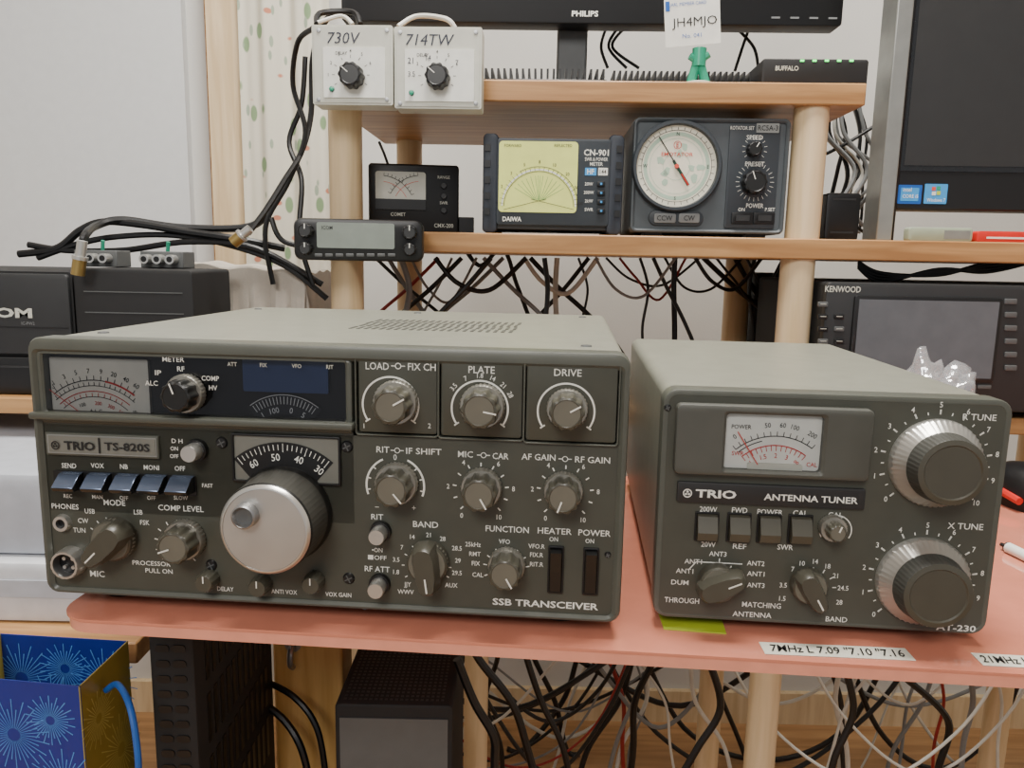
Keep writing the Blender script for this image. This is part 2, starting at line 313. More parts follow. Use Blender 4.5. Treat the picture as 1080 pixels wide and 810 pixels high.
# lettering
L=MB(); ly=-w-.0003
def T(t,px,py,h=7,**q): TX(L,F,t,px,py,h*.93,w=q.pop('w',w),**q)
for t,x,y,wp in (('METER',183,379,24),('RF',191,389,8),('IP',167,393,7),('COMP',222,399,19),('ALC',160,404,14),('HV',225,409,9)): T(t,x,y,5.5,w=-.0018,wp=wp)
for t,x,y in (('ATT',245,384),('FIX',278,385),('VFO',313,386),('RIT',348,387)): T(t,x,y,4.5,w=-.0018,mt='offwhite')
T('LOAD',398,386,8,w=-.0015,wp=25); T('FIX CH',445,387,8,w=-.0015,wp=30); T('PLATE',508,390,8,w=-.0015,wp=28); T('DRIVE',599,393,8,w=-.0015,wp=29)
x,z=F.at(420,386,-.0015); L.arc(x,z,.0015,0,360,.0005,.0012,'white'); L.line(x-.0038,z,x-.0016,z,.0005,.0012,'white'); L.line(x+.0038,z,x+.0016,z,.0005,.0012,'white')
for (px,py) in ((412,427),(506,431),(597,434)):
    x,z=F.at(px,py,-.0015); kk=F.k(px,py)
    L.arc(x,z,30*kk,-125,125,.0010,.0012,'white',40); L.ticks(x,z,27*kk,33*kk,[-125,125],.0008,.0012,'white')
dial(L,F,506,432,36.5,[('3.5',-50),('7',-25),('1.8',0),('14',22),('21',42),('28',62)],5,-.0015,rotl=True)
T('1',384,449,5.5,w=-.0015); T('2',453,449,5.5,w=-.0015)
for t,x,y in (('SEND',73,491),('VOX',103,491),('NB',131,492),('MONI',160,493),('OFF',190,494)): T(t,x,y,5.5)
for t,x,y in (('REC',72,523),('MAN',103,524),('OFF',131,525),('OFF',160,525),('SLOW',191,525),('FAST',219,512)): T(t,x,y,4.5)
T('D H',187,465,5,wp=12); T('ON',184,473,4.5); T('OFF',184,481,4.5)
T('PHONES',69,534,6,wp=30); T('MIC',103,605,7,wp=16); T('MODE',121,530,6.5,wp=24); T('USB',95,539,5.5); T('LSB',146,540,5.5); T('CW',88,549,5.5); T('FSK',153,551,5.5); T('TUN',84,559,5.5)
T('COMP LEVEL',191,536,6.5,wp=50); T('PROCESSOR',160,594,5.2,wp=42); T('PULL ON',168,602,5.2,wp=30); T('DELAY',238,621,5,wp=18); T('ANTI VOX',300,624,5,wp=28); T('VOX GAIN',357,627,5,wp=28)
T('RIT',404,474,7,wp=14); T('IF SHIFT',447,476,7,wp=38); T('MIC',491,479,7,wp=16); T('CAR',528,481,7,wp=17); T('AF GAIN',568,482,7,wp=36); T('RF GAIN',625,485,7,wp=37)
for px,py in ((419,475),(510,480),(596,484)):
    x,z=F.at(px,py,w); L.arc(x,z,.0014,0,360,.0004,ly,'white'); L.line(x-.0036,z,x-.0016,z,.0005,ly,'white'); L.line(x+.0036,z,x+.0016,z,.0005,ly,'white')
x,z=F.at(417,512,w); kk=F.k(417,512); L.arc(x,z,31*kk,-110,-25,.0011,ly,'white'); L.arc(x,z,31*kk,25,110,.0011,ly,'white'); L.ticks(x,z,27*kk,31*kk,[-100,-75,-50,50,75,100],.0007,ly,'white'); dial(L,F,417,512,31,[('0',0),('–',-140),('+',140)],6,w)
for px,py in ((507,517),(596,520)):
    x,z=F.at(px,py,w); L.ticks(x,z,26*kk,30*kk,[-135+27*i for i in range(11)],.0007,ly,'white'); dial(L,F,px,py,35,[('0',-145),('2',-85),('4',-32),('6',32),('8',85),('10',145)],5.2,w)
x,z=F.at(188,573,w); L.ticks(x,z,23*kk,27*kk,[-135+27*i for i in range(11)],.0006,ly,'white')
T('RIT',398,545,6.5,wp=13); T('•ON',398,580,5); T('■OFF',398,588,5,wp=20); T('RF ATT',398,600,6.5,wp=27)
T('BAND',449,553,7,wp=27); T('FUNCTION',535,558,7,wp=46); T('HEATER',585,560,7,wp=36); T('ON',584,568.5,5); T('POWER',627,562,7,wp=34); T('ON',622,570.5,5)
for t,x,y in (('14',435,566),('21',452,564),('28',467,568),('7',424,577),('28.5',482,578),('3.5',418,590),('29',483,591),('1.8',418,603),('29.5',482,604),('JJY',430,616),('WWV',428,624),('AUX',476,617)): T(t,x,y,5.2)
for t,x,y in (('25kHz',499,574),('VFO',532,571),('VFO.R',566,576),('RMT',501,584),('FIX.R',566,585),('FIX',502,594),('RIT.R',566,595),('CAL',504,606)): T(t,x,y,5.2)
x,z=F.at(534,600,w); L.ticks(x,z,21*kk,25*kk,[-110,-80,-55,-28,0,28,55,80],.0006,ly,'white'); x,z=F.at(450,597,w); L.ticks(x,z,24*kk,27*kk,[-90,-62,-35,-12,12,35,62,90,115,-120],.0006,ly,'white')
x,z=F.at(118,570,w); L.ticks(x,z,23*kk,27*kk,[-60,-35,-10,20,45],.0006,ly,'white')
T('SSB TRANSCEIVER',575,637,7.5,wp=112,bold=.02)
L.obj('printed_lettering',ts,recalc=False)
for px,py,R,r,a in ((414,427,24,20,60),(507,431,24,20.5,100),(598,434,22,19,60),(415,514,23,19.5,140),(506,519,22,19,150),(594,522,21,18.5,200),(188,574,22,19,-110),(533,602,20,18,150)):
    knob(ts,F,px,py,R,r,.016,a,w=w if py>470 else -.0015)
knob(ts,F,190,417,21,17.5,.014,-20,w=-.002,body='knobdark',face='knobdark')
knob(ts,F,113,573,23,25,.016,-135,w=w,bar=True,name='mode_knob',label_='') if False else knob(ts,F,113,573,23,25,.016,-135,w=w,bar=True,name='mode_knob')
knob(ts,F,449,598,22,24,.016,172,w=w,bar=True,name='band_knob')
for px,py,r in ((203,477,11),(399,564,10.5),(398,620,10.5)):
    x,z=F.at(px,py,w+.006); k=F.k(px,py); mb=MB(); r*=k
    mb.lathe(0,0,[(0,-.011,'brushed',0),(r*.75,-.011,'brushed',0),(r*.82,-.010,'silver',0),(r*.84,-.003,'black',0),(r*1.05,-.003,'black',0),(r*1.1,0,'black',0)],n=32); mb.obj('push_button',ts,(x,-w,z),label='round silver push button')
for px,py in ((217,614),(273,619),(329,616)):
    x,z=F.at(px,py,w+.006); r=.0058; mb=MB(); mb.lathe(0,0,[(0,-.009,'knobblk',0),(r*.8,-.009,'knobblk',0),(r,-.007,'knobblk',1),(r,0,'knobblk',1)],n=48,fl=12,fd=.08); mb.line(0,r*.1,0,r*.8,.0007,-.0094,'white'); mb.obj('small_knob',ts,(x,-w,z))
mb=MB(); PL(mb,F,57,499,207,520,w,w+.0006,'black',.001); mb.obj('switch_slot',ts)
for px,py in ((72,508),(102,509),(132,510),(161,511),(190,512)):
    x,z=F.at(px,py,w+.005); hw=.0064; mb=MB(); mb.add([(-hw,0,.0048),(hw,0,.0048),(hw,0,-.005),(-hw,0,-.005),(-hw,-.004,.004),(hw,-.004,.004),(hw,-.011,-.002),(-hw,-.011,-.002),(-hw,-.0095,-.0045),(hw,-.0095,-.0045)],
        [(0,1,5,4),(4,5,6,7)],'lever'); mb.add([(-hw,0,.0048),(hw,0,.0048),(hw,0,-.005),(-hw,0,-.005),(-hw,-.004,.004),(hw,-.004,.004),(hw,-.011,-.002),(-hw,-.011,-.002),(-hw,-.0095,-.0045),(hw,-.0095,-.0045)],[(7,6,9,8),(8,9,2,3),(0,4,7,8,3),(1,2,9,6,5),(0,3,2,1)],'screen'); mb.obj('lever_switch',ts,(x,-w-.0004,z),bevel=.0005)
for px,py in ((586,601),(623,603)):
    x0,x1,z0,z1=F.rect(px-8.5,py-25,px+8.5,py+25,w+.001); mb=MB(); mb.ring((x0,x1,z0,z1),(x0+.0012,x1-.0012,z0+.0012,z1-.0012),.0012,.0028,'black',.001,.0008,.0003); zm=(z0+z1)/2
    for s in (0,1):
        a,b=(zm,z1-.0015) if s else (z0+.0015,zm); ya,yb=(-.002,-.0055) if s else (.0005,-.002)
        mb.add([(x0+.0015,.003,a),(x1-.0015,.003,a),(x1-.0015,.003,b),(x0+.0015,.003,b),(x0+.0015,ya,a),(x1-.0015,ya,a),(x1-.0015,yb,b),(x0+.0015,yb,b)],[(4,5,6,7),(0,1,5,4),(2,3,7,6),(0,4,7,3),(1,2,6,5)],'black')
    mb.obj('rocker_switch',ts)
x,z=F.at(67,551,w); mb=MB(); mb.lathe(0,0,[(0,-.0005,'black',0),(.0028,-.0005,'steel',0),(.0028,-.003,'silver',0),(.0045,-.003,'silver',0),(.0052,0,'silver',0)],n=24); mb.obj('phone_jack',ts,(x,-w,z))
x,z=F.at(72,594,w+.004); mb=MB(); mb.lathe(0,0,[(0,-.002,'black',0),(.0068,-.002,'steel',0),(.0068,-.008,'silver',0),(.0082,-.008,'silver',1),(.0088,-.006,'silver',1),(.009,0,'silver',0)],n=48,fl=16,fd=.04)
for a in (0,90,180,270): mb.lathe(.0037*cos(radians(a+45)),.0037*sin(radians(a+45)),[(0,-.004,'silver',0),(.0011,-.004,'silver',0),(.0011,-.002,'silver',0)],n=10)
mb.obj('microphone_socket',ts,(x,-w,z))
# dial window
mb=MB(); x0,x1,z0,z1=F.rect(247,461,357,508,w+.001); mb.ring((x0-.0012,x1+.0012,z0-.0012,z1+.0012),(x0,x1,z0,z1),.0007,.003,'black',.001,.0008,.0003); 
mb.add([(x0,.0021,z0),(x1,.0021,z0),(x1,.0021,z1),(x0,.0021,z1)],[(0,1,2,3)],'plate'); cx,cz=F.at(301,545,w); k=F.k(302,545); 
mb.arc(cx,cz,66*k,-41,41,31*k,.0018,'black',40); mb.ticks(cx,cz,73*k,79*k,[-38+i*3.8 for i in range(21)],.0004,.0015,'white'); mb.ticks(cx,cz,71*k,80*k,[-38+i*19 for i in range(5)],.0005,.0015,'white')
for t,a in (('60',-29),('50',-7),('40',15),('30',36)): A=radians(a); mb.text(t,cx+65.5*k*sin(A),cz+65.5*k*cos(A),7.5*k,.0015,'white',rot=-A)
mb.obj('dial_scale',ts)
# main tuning knob
x,z=F.at(300,541,w); k=F.k(300,543); mb=MB(); R=50*k
mb.lathe(0,0,[(R*1.04,0,'knobdark',0),(R*1.04,-.003,'knobdark',0),(R*1.0,-.005,'barrel',0),(R*.99,-.007,'barrel',1),(R*.96,-.025,'barrel',1),(R*.95,-.026,'knobdark',0),(R*.93,-.0275,'silver',0),(R*.88,-.029,'silver',0),(R*.85,-.0292,'steel',0),(R*.84,-.0288,'brushed',0),(0,-.0288,'brushed',0)],n=180,fl=60,fd=.012)
tk=mb.obj('tuning_knob',ts,(x,-w,z),label='large dark tuning knob with brushed silver face')
mb=MB(); a=(-17*k,16*k); mb.lathe(a[0],a[1],[(0,-.0315,'midgrey',0),(.0045,-.0325,'steel',0),(.0056,-.0345,'steel',0),(.0064,-.034,'steel',0),(.0068,-.0288,'steel',0)],n=32); mb.obj('finger_dimple',tk)

# =====================================================================
# ANTENNA TUNER
# =====================================================================
F=Fr((.0829,.4134,.757),4.8); W=.182; H=.132
at=root('antenna_tuner',F,'compact olive-grey antenna tuner with two large round knobs','radio tuner')
mb=MB(); mb.plate(.0015,W-.0015,.001,H-.001,.010,.287,'cover',r=.007,cb=.002); mb.obj('cover',at)
mb=MB(); mb.ring((0,W,0,H),(.004,W-.004,.003,H-.004),0,.014,'bezel',.008,.005,.001); mb.plate(.0025,W-.0025,.0015,H-.0025,.0002,.012,'panel',r=.006)
w=-.0002; screw(mb,F,704,430,w=w,r=.002); mb.obj('front_panel',at)
for fx in (.025,W-.025):
    for fy in (.03,.25):
        mb=MB(); n=20; vs=[(r*cos(2*pi*i/n)+fx,r*sin(2*pi*i/n)+fy,z) for r,z in ((.009,-.007),(.010,.0015)) for i in range(n)]; mb.add(vs,[(i,(i+1)%n,n+(i+1)%n,n+i) for i in range(n)]+[tuple(range(n))],'black',True); mb.obj('foot',at)
mb=MB(); x0,x1,z0,z1=F.rect(712,429,920,504,.005); ii=F.rect(765,438,868,497,.005)
mb.ring((x0,x1,z0,z1),ii,-.006,.001,'coverd',.003,.002,.0015); mb.obj('meter_surround',at)
mb=MB(); x0,x1,z0,z1=ii; mb.plate(x0,x1,z0,z1,-.001,.001,'white'); cx,cz=F.at(815,520,.001); k=F.k(815,470); y=-.0013
mb.arc(cx,cz,62*k,-42,36,.0005,y,'inkblack'); mb.arc(cx,cz,58*k,-42,-15,.0005,y,'inkblack'); mb.arc(cx,cz,52*k,-42,36,.0006,y,'red'); mb.ticks(cx,cz,62*k,67*k,[-42+i*6 for i in range(14)],.0004,y,'inkblack'); mb.ticks(cx,cz,46*k,52*k,[-42+i*6 for i in range(14)],.0004,y,'red')
for t,a in (('0',-36),('50',-8),('60',4),('100',14),('200',29)): A=radians(a); mb.text(t,cx+74*k*sin(A),cz+74*k*cos(A),5*k,y,'inkblack',rot=-A)
for t,a in (('1',-38),('1.5',-18),('2',0),('3',16),('∞',32)): A=radians(a); mb.text(t,cx+41*k*sin(A),cz+41*k*cos(A),5*k,y,'red',rot=-A)
TX(mb,F,'POWER',782,450,4.5,'inkblack',.0011); TX(mb,F,'SWR',778,478,4.5,'red',.0011); TX(mb,F,'CAL',856,490,4.5,'red',.0011); 
x0,x1,z0,z1=F.rect(788,489,846,497,.002); mb.plate(x0,x1,z0,z1,-.0025,.0,'offwhite'); xa,za=F.at(799,490,.002); xb,zb_=F.at(778,455,.002); mb.line(xa,za,xb,zb_,.0006,-.0026,'redsoft')
mb.obj('power_meter',at)
mb=MB(); x0,x1,z0,z1=ii; mb.add([(x0,-.0035,z0),(x1,-.0035,z0),(x1,-.0035,z1),(x0,-.0035,z1)],[(0,1,2,3)],'glass'); mb.obj('meter_glass',at,recalc=False)
mb=MB(); PL(mb,F,714,512,913,534,w,w+.002,'dark',.001,.0005); TX(mb,F,'TRIO',755,521,8,w=w+.002,wp=42,bold=.03); TX(mb,F,'ANTENNA TUNER',855,526,6.5,w=w+.002,wp=96,bold=.02)
x,z=F.at(725,520,w+.002); mb.emblem(x,z,.0022,-w-.0023,'white'); mb.obj('nameplate',at)
L=MB(); ly=-w-.0003
def T(t,px,py,h=6,**q): TX(L,F,t,px,py,h*.93,w=w,**q)
for t,x,y,wp in (('200W',747,537,18),('FWD',780,538,16),('POWER',812,540,26),('CAL',844,541,15),('CAL',881,543,15),('20W',747,574,15),('REF',780,576,14),('SWR',828,577,16)): T(t,x,y,wp=wp)
for t,x,y in (('ANT3',757,584),('ANT2',797,594),('ANT1',731,592),('ANT1',797,605),('ANT1',722,602),('DUM',717,614),('ANT3',797,617)): T(t,x,y,5.5,wp=18)
T('THROUGH',719,633,6,wp=36); T('MATCHING',803,638,6,wp=40); T('ANTENNA',793,648,6,wp=40); T('BAND',882,653,6,wp=22)
for t,x,y in (('7',836,600),('10',846,594),('14',860,592),('18',873,597),('21',881,607),('24.5',889,620),('28',885,635),('3.5',826,617),('1.5',825,631)): T(t,x,y,5.5)
for px,py in ((760,616),(858,620)):
    x,z=F.at(px,py,w); k=F.k(px,py); L.ticks(x,z,19*k,23*k,[-90,-60,-30,-5,25,55,85],.0006,ly,'white'); 
x,z=F.at(757,616,w); L.line(x-32*k,z+14*k,x-24*k,z+24*k,.0006,ly,'white'); L.line(x-24*k,z+24*k,x+24*k,z+24*k,.0006,ly,'white'); L.line(x,z+24*k,x,z+29*k,.0006,ly,'white')
T('R TUNE',1033,440,7,wp=34); T('X TUNE',1018,555,7,wp=36); T('AT-230',1008,662,7,wp=40,bold=.02)
for px,py in ((986,488),(972,612)):
    x,z=F.at(px,py,w); L.ticks(x,z,50*k,55*k,[-132+26.4*i for i in range(11)],.0009,ly,'white'); L.ticks(x,z,50*k,53*k,[-132+13.2*i for i in range(21)],.0006,ly,'white')
    for i in range(11):
        if py>600 and i==10: continue
        A=radians(-132+26.4*i); L.text(str(i),x+60*k*sin(A),z+60*k*cos(A),5.5*k,ly,'white')
x,z=F.at(881,559,w); L.arc(x,z,.0085,-120,120,.0006,ly,'white')
L.obj('printed_lettering',at,recalc=False)
for px,py in ((986,488),(972,612)):
    x,z=F.at(px,py,w); kk=F.k(px,py); R=47.5*kk; mb=MB()
    mb.lathe(0,0,[(R,0,'silver',0),(R,-.003,'silver',1),(R*.97,-.004,'brushed',1),(R*.80,-.009,'brushed',0),(R*.78,-.010,'ribgrey',0),(R*.77,-.011,'ribgrey',1),(R*.74,-.019,'ribgrey',1),(R*.71,-.0205,'knobblk',0),(R*.60,-.021,'knobblk',0),(R*.57,-.0202,'knobblk',0),(0,-.0202,'knobblk',0)],n=160,fl=50,fd=.025)
    mb.obj('tune_knob',at,(x,-w,z),label='large dark grey knob with wide silver skirt')
knob(at,F,759,619,0,22,.014,65,w=w,bar=True,skirt=None,name='selector_knob'); knob(at,F,856,622,17,20,.014,150,w=w,bar=True,name='selector_knob'); knob(at,F,881,560,14,10,.012,20,w=w,name='calibration_knob')
for px,py in ((746,557),(780,558),(812,559),(845,560)):
    x,z=F.at(px,py,w+.003); mb=MB(); mb.ring((-.0066,.0066,-.0085,.0085),(-.0056,.0056,-.0075,.0075),-.001,0,'black',.0005,.0005,.0002); mb.add([(-.0054,0,.0073),(.0054,0,.0073),(.0054,0,-.0073),(-.0054,0,-.0073),(-.0054,-.003,.0065),(.0054,-.003,.0065),(.0054,-.0065,-.002),(-.0054,-.0065,-.002),(-.0054,-.005,-.0068),(.0054,-.005,-.0068)],[(0,1,5,4),(4,5,6,7),(7,6,9,8),(8,9,2,3),(0,4,7,8,3),(1,2,9,6,5)],'knobblk'); mb.obj('push_switch',at,(x,-w,z),bevel=.0005)

# =====================================================================
# ROOM
# =====================================================================
WY=1.5
def setting(name,mb): 
    o=mb.obj(name); o['kind']='structure'; return o
mb=MB(); mb.box(-2.2,2.2,-1.8,WY+.1,-.05,0,'woodfloor'); setting('floor',mb)
mb=MB(); mb.box(-2.2,2.2,WY,WY+.1,0,2.4,'wallp'); setting('wall_back',mb)
mb=MB(); mb.box(-2.3,-2.2,-1.8,WY+.1,-.05,2.4,'wallp'); setting('wall_left',mb)
mb=MB(); mb.box(2.2,2.3,-1.8,WY+.1,-.05,2.4,'wallp'); setting('wall_right',mb)
mb=MB(); mb.box(-2.3,2.3,-1.8,WY+.1,2.4,2.45,'ceil'); setting('ceiling',mb)
mb=MB(); mb.box(-2.2,2.2,WY-.012,WY,0,.07,'woodtrim'); setting('baseboard_back',mb)
a=U(222,120,WY-.04); b=U(256,120,WY-.04)
mb=MB(); mb.box(a.x,b.x,WY-.045,WY,.07,2.3,'woodtrim'); mb.box(a.x-.008,a.x,WY-.03,WY,.07,2.3,'woodshelf'); setting('trim_1',mb)
c=U(196,120,WY-.02)
mb=MB(); mb.box(-2.1,c.x,WY-.02,WY,.9,2.3,'wallpanel'); setting('trim_2',mb)
# curtain
mb=MB(); x0=b.x+.004; x1=b.x+.165; n=60; vs=[];fs=[]
for i in range(n+1):
    t=i/n; x=x0+(x1-x0)*t; y=WY-.06+.006*sin(t*15)+.002*sin(t*37)
    for z in (.75,1.5,2.25): vs.append((x,y,z)); 
for i in range(n):
    for j in (0,1): fs.append((i*3+j,(i+1)*3+j,(i+1)*3+j+1,i*3+j+1))
mb.add(vs,fs,'curtain',True); cu=mb.obj('curtain',label='cream curtain with small green and red leafy print',cat='curtain')
mb=MB(); mb.tube([(x0-.02,WY-.06,2.262),(x1+.3,WY-.06,2.262)],.012,'woodtrim',12); mb.tube([(x1+.2,WY-.06,2.262),(x1+.2,WY,2.262)],.008,'woodtrim',8); mb.tube([(x0+.02,WY-.06,2.262),(x0+.02,WY-.03,2.262)],.008,'woodtrim',8); mb.obj('curtain_rod',label='pale wooden curtain rod on the wall',cat='curtain rod')

# =====================================================================
# DESK
# =====================================================================
D=Fr((-.262,.4115,.75),4.5)
dk=root('desk',D,'wooden desk covered by a glossy salmon-pink mat','desk')
def slab(mb,z0,z1,inset,mt):
    o=rr(inset,1.0-inset,inset,.345-inset,.022,8); N=len(o)
    vs=[(p[0],p[1],z) for z in (z0,z1) for p in o]; fs=[(i,(i+1)%N,N+(i+1)%N,N+i) for i in range(N)]+[tuple(range(N)),tuple(N+i for i in range(N))]
    mb.add(vs,fs,mt,True)
mb=MB(); slab(mb,-.0085,-.0015,.001,'matedge'); mb.obj('desk_top',dk)
mb=MB(); slab(mb,-.0015,0,0,'mat'); mb.obj('desk_mat',dk,label='glossy salmon-pink vinyl mat')
mb=MB(); mb.box(.06,.96,.25,.27,-.06,-.0085,'woodplank'); mb.obj('desk_rail',dk)
for x,y in ((.016,.275),(.93,.03),(.93,.275)):
    mb=MB(); mb.box(x,x+.068,y,y+.035,-.75,-.0085,'woodplank'); mb.obj('desk_leg',dk,bevel=.003)
def tape(p0,p1,txt,label):
    a=Uz(*p0,.7502); b=Uz(*p1,.7502); d=(b-a); Ln=d.length; ang=math.atan2(d.y,d.x)
    mb=MB(); hgt=.013; vs=[(0,0,0),(Ln,0,0),(Ln,hgt,0),(0,hgt,0),(0,0,.0003),(Ln,0,.0003),(Ln,hgt,.0003),(0,hgt,.0003)]
    mb.add(vs,[(0,3,2,1),(4,5,6,7),(0,1,5,4),(1,2,6,5),(2,3,7,6),(3,0,4,7)],'tape')
    mb.T=Matrix.Rotation(radians(-90),4,'X'); mb.text(txt,Ln/2,hgt/2,.0072,-.0006,'inkblack',w=Ln*.9,bold=.012,shear=.15)
    o=mb.obj('tape_label',label=label,cat='tape label',recalc=False); o.location=a; o.rotation_euler=(0,0,ang)
    return o
tape((807,690),(966,697),'7MHz L 7.09 "7.10 "7.16','white tape strip with handwritten frequencies on the desk mat')
tape((1037,702),(1110,706),'21MHz L 21','short white tape strip with handwriting on the desk mat')
mb=MB(); a=Uz(700,664,.7502); b=Uz(766,669,.7502); c=Uz(760,650,.7502); d=Uz(694,646,.7502)
mb.add([tuple(p) for p in (a,b,c,d)]+[tuple(p+Vector((0,0,.0006))) for p in (a,b,c,d)],[(4,5,6,7),(0,3,2,1),(0,1,5,4),(1,2,6,5),(2,3,7,6),(3,0,4,7)],'sticky'); mb.obj('sticky_note',label='yellow-green sticky note lying on the pink mat',cat='sticky note')
a=Uz(1056,574,.754); b=Uz(1110,600,.754); mb=MB(); mb.tube([a,a+(b-a)*.15],.0015,'black',10); mb.tube([a+(b-a)*.15,b],.004,'white',12); mb.tube([a+(b-a)*.12,a+(b-a)*.3],.0038,'black',12); mb.obj('pen',label='white pen with black grip on the pink mat',cat='pen')
c=Uz(1086,528,.752); mb=MB(); vs=[];n=20;mm=8
for j in range(mm+1):
    t=j/mm*pi/2
    for i in range(n): g=2*pi*i/n; vs.append((.030*cos(g)*cos(t)**.6,.050*sin(g)*cos(t)**.6,.034*sin(t)+.0))
fs=[(j*n+i,j*n+(i+1)%n,(j+1)*n+(i+1)%n,(j+1)*n+i) for j in range(mm) for i in range(n)]+[tuple(range(n))]
mb.add(vs,fs,'black',True); mo=mb.obj('computer_mouse',label='black computer mouse with red side on the pink mat',cat='computer mouse'); mo.location=(c.x,c.y,.7502)
mb=MB(); mb.tube([(-.0295,-.03,.010),(-.0325,0,.013),(-.0295,.03,.010)],.0035,'red',8); mb.obj('side_strip',mo,label='red side strip')

# =====================================================================
# RACK
# =====================================================================
RK=Fr((0,.825,0),2.2)
rk=root('wooden_rack',RK,'open wooden rack of shelf boards on round pale posts','rack')
def zt(px,py): return RK.at(px,py)[1]
zl1=zt(760,250); zl0=zt(760,272); zu1=zt(705,85.5); zu0=zt(705,109); zm1=.800; zm0=.782
xl=RK.at(345,112)[0]; xr=RK.at(914,97)[0]
def board(x0,x1,z0,z1,y1=.31):
    mb=MB(); mb.box(x0,x1,0,y1,z0,z1,'woodshelf'); mb.obj('shelf_board',rk,bevel=.0015)
board(xl-.004,xr,zu0,zu1); board(xl-.004,.78,zl0,zl1); board(xl-.004,.78,zm0,zm1)
fl_=RK.at(365,200,-.022)[0]; frx=RK.at(851,180,-.022)[0]; frx2=RK.at(838,320,-.022)[0]
rl_=RK.at(432,250,-.285)[0]; rrx=RK.at(777,310,-.285)[0]
def post(x,y,z0,z1,r=.0178):
    mb=MB(); n=28; vs=[(x+r*cos(2*pi*i/n),y+r*sin(2*pi*i/n),z) for z in (z0,z1) for i in range(n)]; mb.add(vs,[(i,(i+1)%n,n+(i+1)%n,n+i) for i in range(n)]+[tuple(range(n)),tuple(n+i for i in range(n))],'woodpost',True); mb.obj('post',rk)
for x,y,x2 in ((fl_,.022,fl_),(frx,.022,frx2),(rl_,.285,rl_),(rrx,.285,rrx),(.74,.022,.74),(.74,.285,.74)):
    if x<.7: post(x,y,zl1,zu0)
    post(x2,y,zm1,zl0); post(x2,y,0,zm0)
px_=RK.at(502,750,-.10)[0]; post(px_,.10,0,zm0,.0155)

def base(px,py,Y,yaw=2.2,z=None):
    p=U(px,py,Y)
    if z is not None: p.z=z
    return Fr(p,yaw)
ZS=zl1; ZU=zu1
# --- power meter
F=base(507,249,.835,z=ZS+.0005)
cn=root('power_meter',F,'dark ruggedised power meter with yellow-green cross-needle face on shelf','meter')
x0,x1,z0,z1=F.rect(509,141,657,249); z0=0
mb=MB(); mb.plate(x0+.006,x1-.006,.004,z1-.004,.004,.10,'slated',r=.004,c=.002); mb.obj('case',cn)
for a,b in ((x0,x0+.016),(x1-.016,x1)):
    mb=MB(); mb.plate(a,b,0,z1,0,.104,'bumper',r=.005,c=.003)
    for i in range(5):
        zc=z1*.18+i*z1*.16; mb.box(a+.002 if a==x0 else b-.008,a+.008 if a==x0 else b-.002,-.0012,.002,zc,zc+z1*.07,'black')
    mb.obj('corner_bumper',cn)
mb=MB(); PL(mb,F,524,146,643,238,-.004,.001,'slated',.003,.001); mb.obj('fascia',cn)
mb=MB(); PL(mb,F,526,149,609,224,.001,.0015,'lcdgreen',.004); k=F.k(567,190); y=-.0018
cx,cz=F.at(568,219,.0018)
mb.arc(cx,cz,39*k,-88,88,.0022*.7,y,'white',50); mb.arc(cx,cz,37*k,-88,88,.0005,y-.0001,'inkblack',50); mb.arc(cx,cz,42*k,-30,88,.0005,y,'inkblack',40); mb.ticks(cx,cz,38*k,42*k,[-84+i*7 for i in range(25)],.0004,y-.0002,'inkblack')
for i in range(9): A=radians(-84+i*21); mb.text(str((1,2,3,5,8,10,20,50,100)[i]),cx+48*k*sin(A)*.92,cz+47*k*cos(A),3.2*k,y,'inkblack')
for i in range(7):
    A=radians(-52+i*9); mb.line(cx+6*k*sin(A),cz+8*k,cx+33*k*sin(A),cz+33*k*cos(A),.00035,y,'inkgreen')
    A=radians(-A*57.3) if False else radians(52-i*9); mb.line(cx+6*k*sin(A),cz+8*k,cx+33*k*sin(A),cz+33*k*cos(A),.00035,y,'inkgreen')
xa,za=F.at(531,221,.0018); xb,zb_=F.at(576,210,.0018); mb.line(xa,za,xb,zb_,.0005,y-.0003,'inkblack'); xa,za=F.at(605,221,.0018); xb,zb_=F.at(560,210,.0018); mb.line(xa,za,xb,zb_,.0005,y-.0003,'inkblack')
TX(mb,F,'FORWARD',541,153.5,2.8,'inkblack',.0016); TX(mb,F,'REFLECTED',594,153.5,2.8,'inkblack',.0016)
mb.obj('meter_face',cn)
for a,b_,mt_ in ((617,629,'lblue'),(631,641,'white')): mb=MB(); PL(mb,F,a,177,b_,185,.001,.0014,mt_,.0004); mb.obj('badge',cn)
mb=MB(); TX(mb,F,'CN-901',629,161,6,'white',.001,wp=26,bold=.02); TX(mb,F,'SWR & POWER',629,168,3.5,'white',.001,wp=24); TX(mb,F,'METER',629,173,3.5,'white',.001); TX(mb,F,'HF',623,181,5,'white',.0015,bold=.02); TX(mb,F,'144',636,181,4,'inkblack',.0015)
TX(mb,F,'DAIWA',540,231,4.5,'white',.001,bold=.02)
for i,t in enumerate(('20W','200W','2kW','SWR')): TX(mb,F,t,621,194+i*9,3.2,'white',.001)
mb.obj('printed_lettering',cn,recalc=False)
for i in range(4):
    x,z=F.at(634,194+i*9.5,.003); mb=MB(); mb.plate(-.004,.004,-.0026,.0026,-.003,.001,'black',.001,.0006); mb.box(-.001,.001,-.0035,-.003,-.001,.001,'lblue'); mb.obj('push_button',cn,(x,-.001,z))

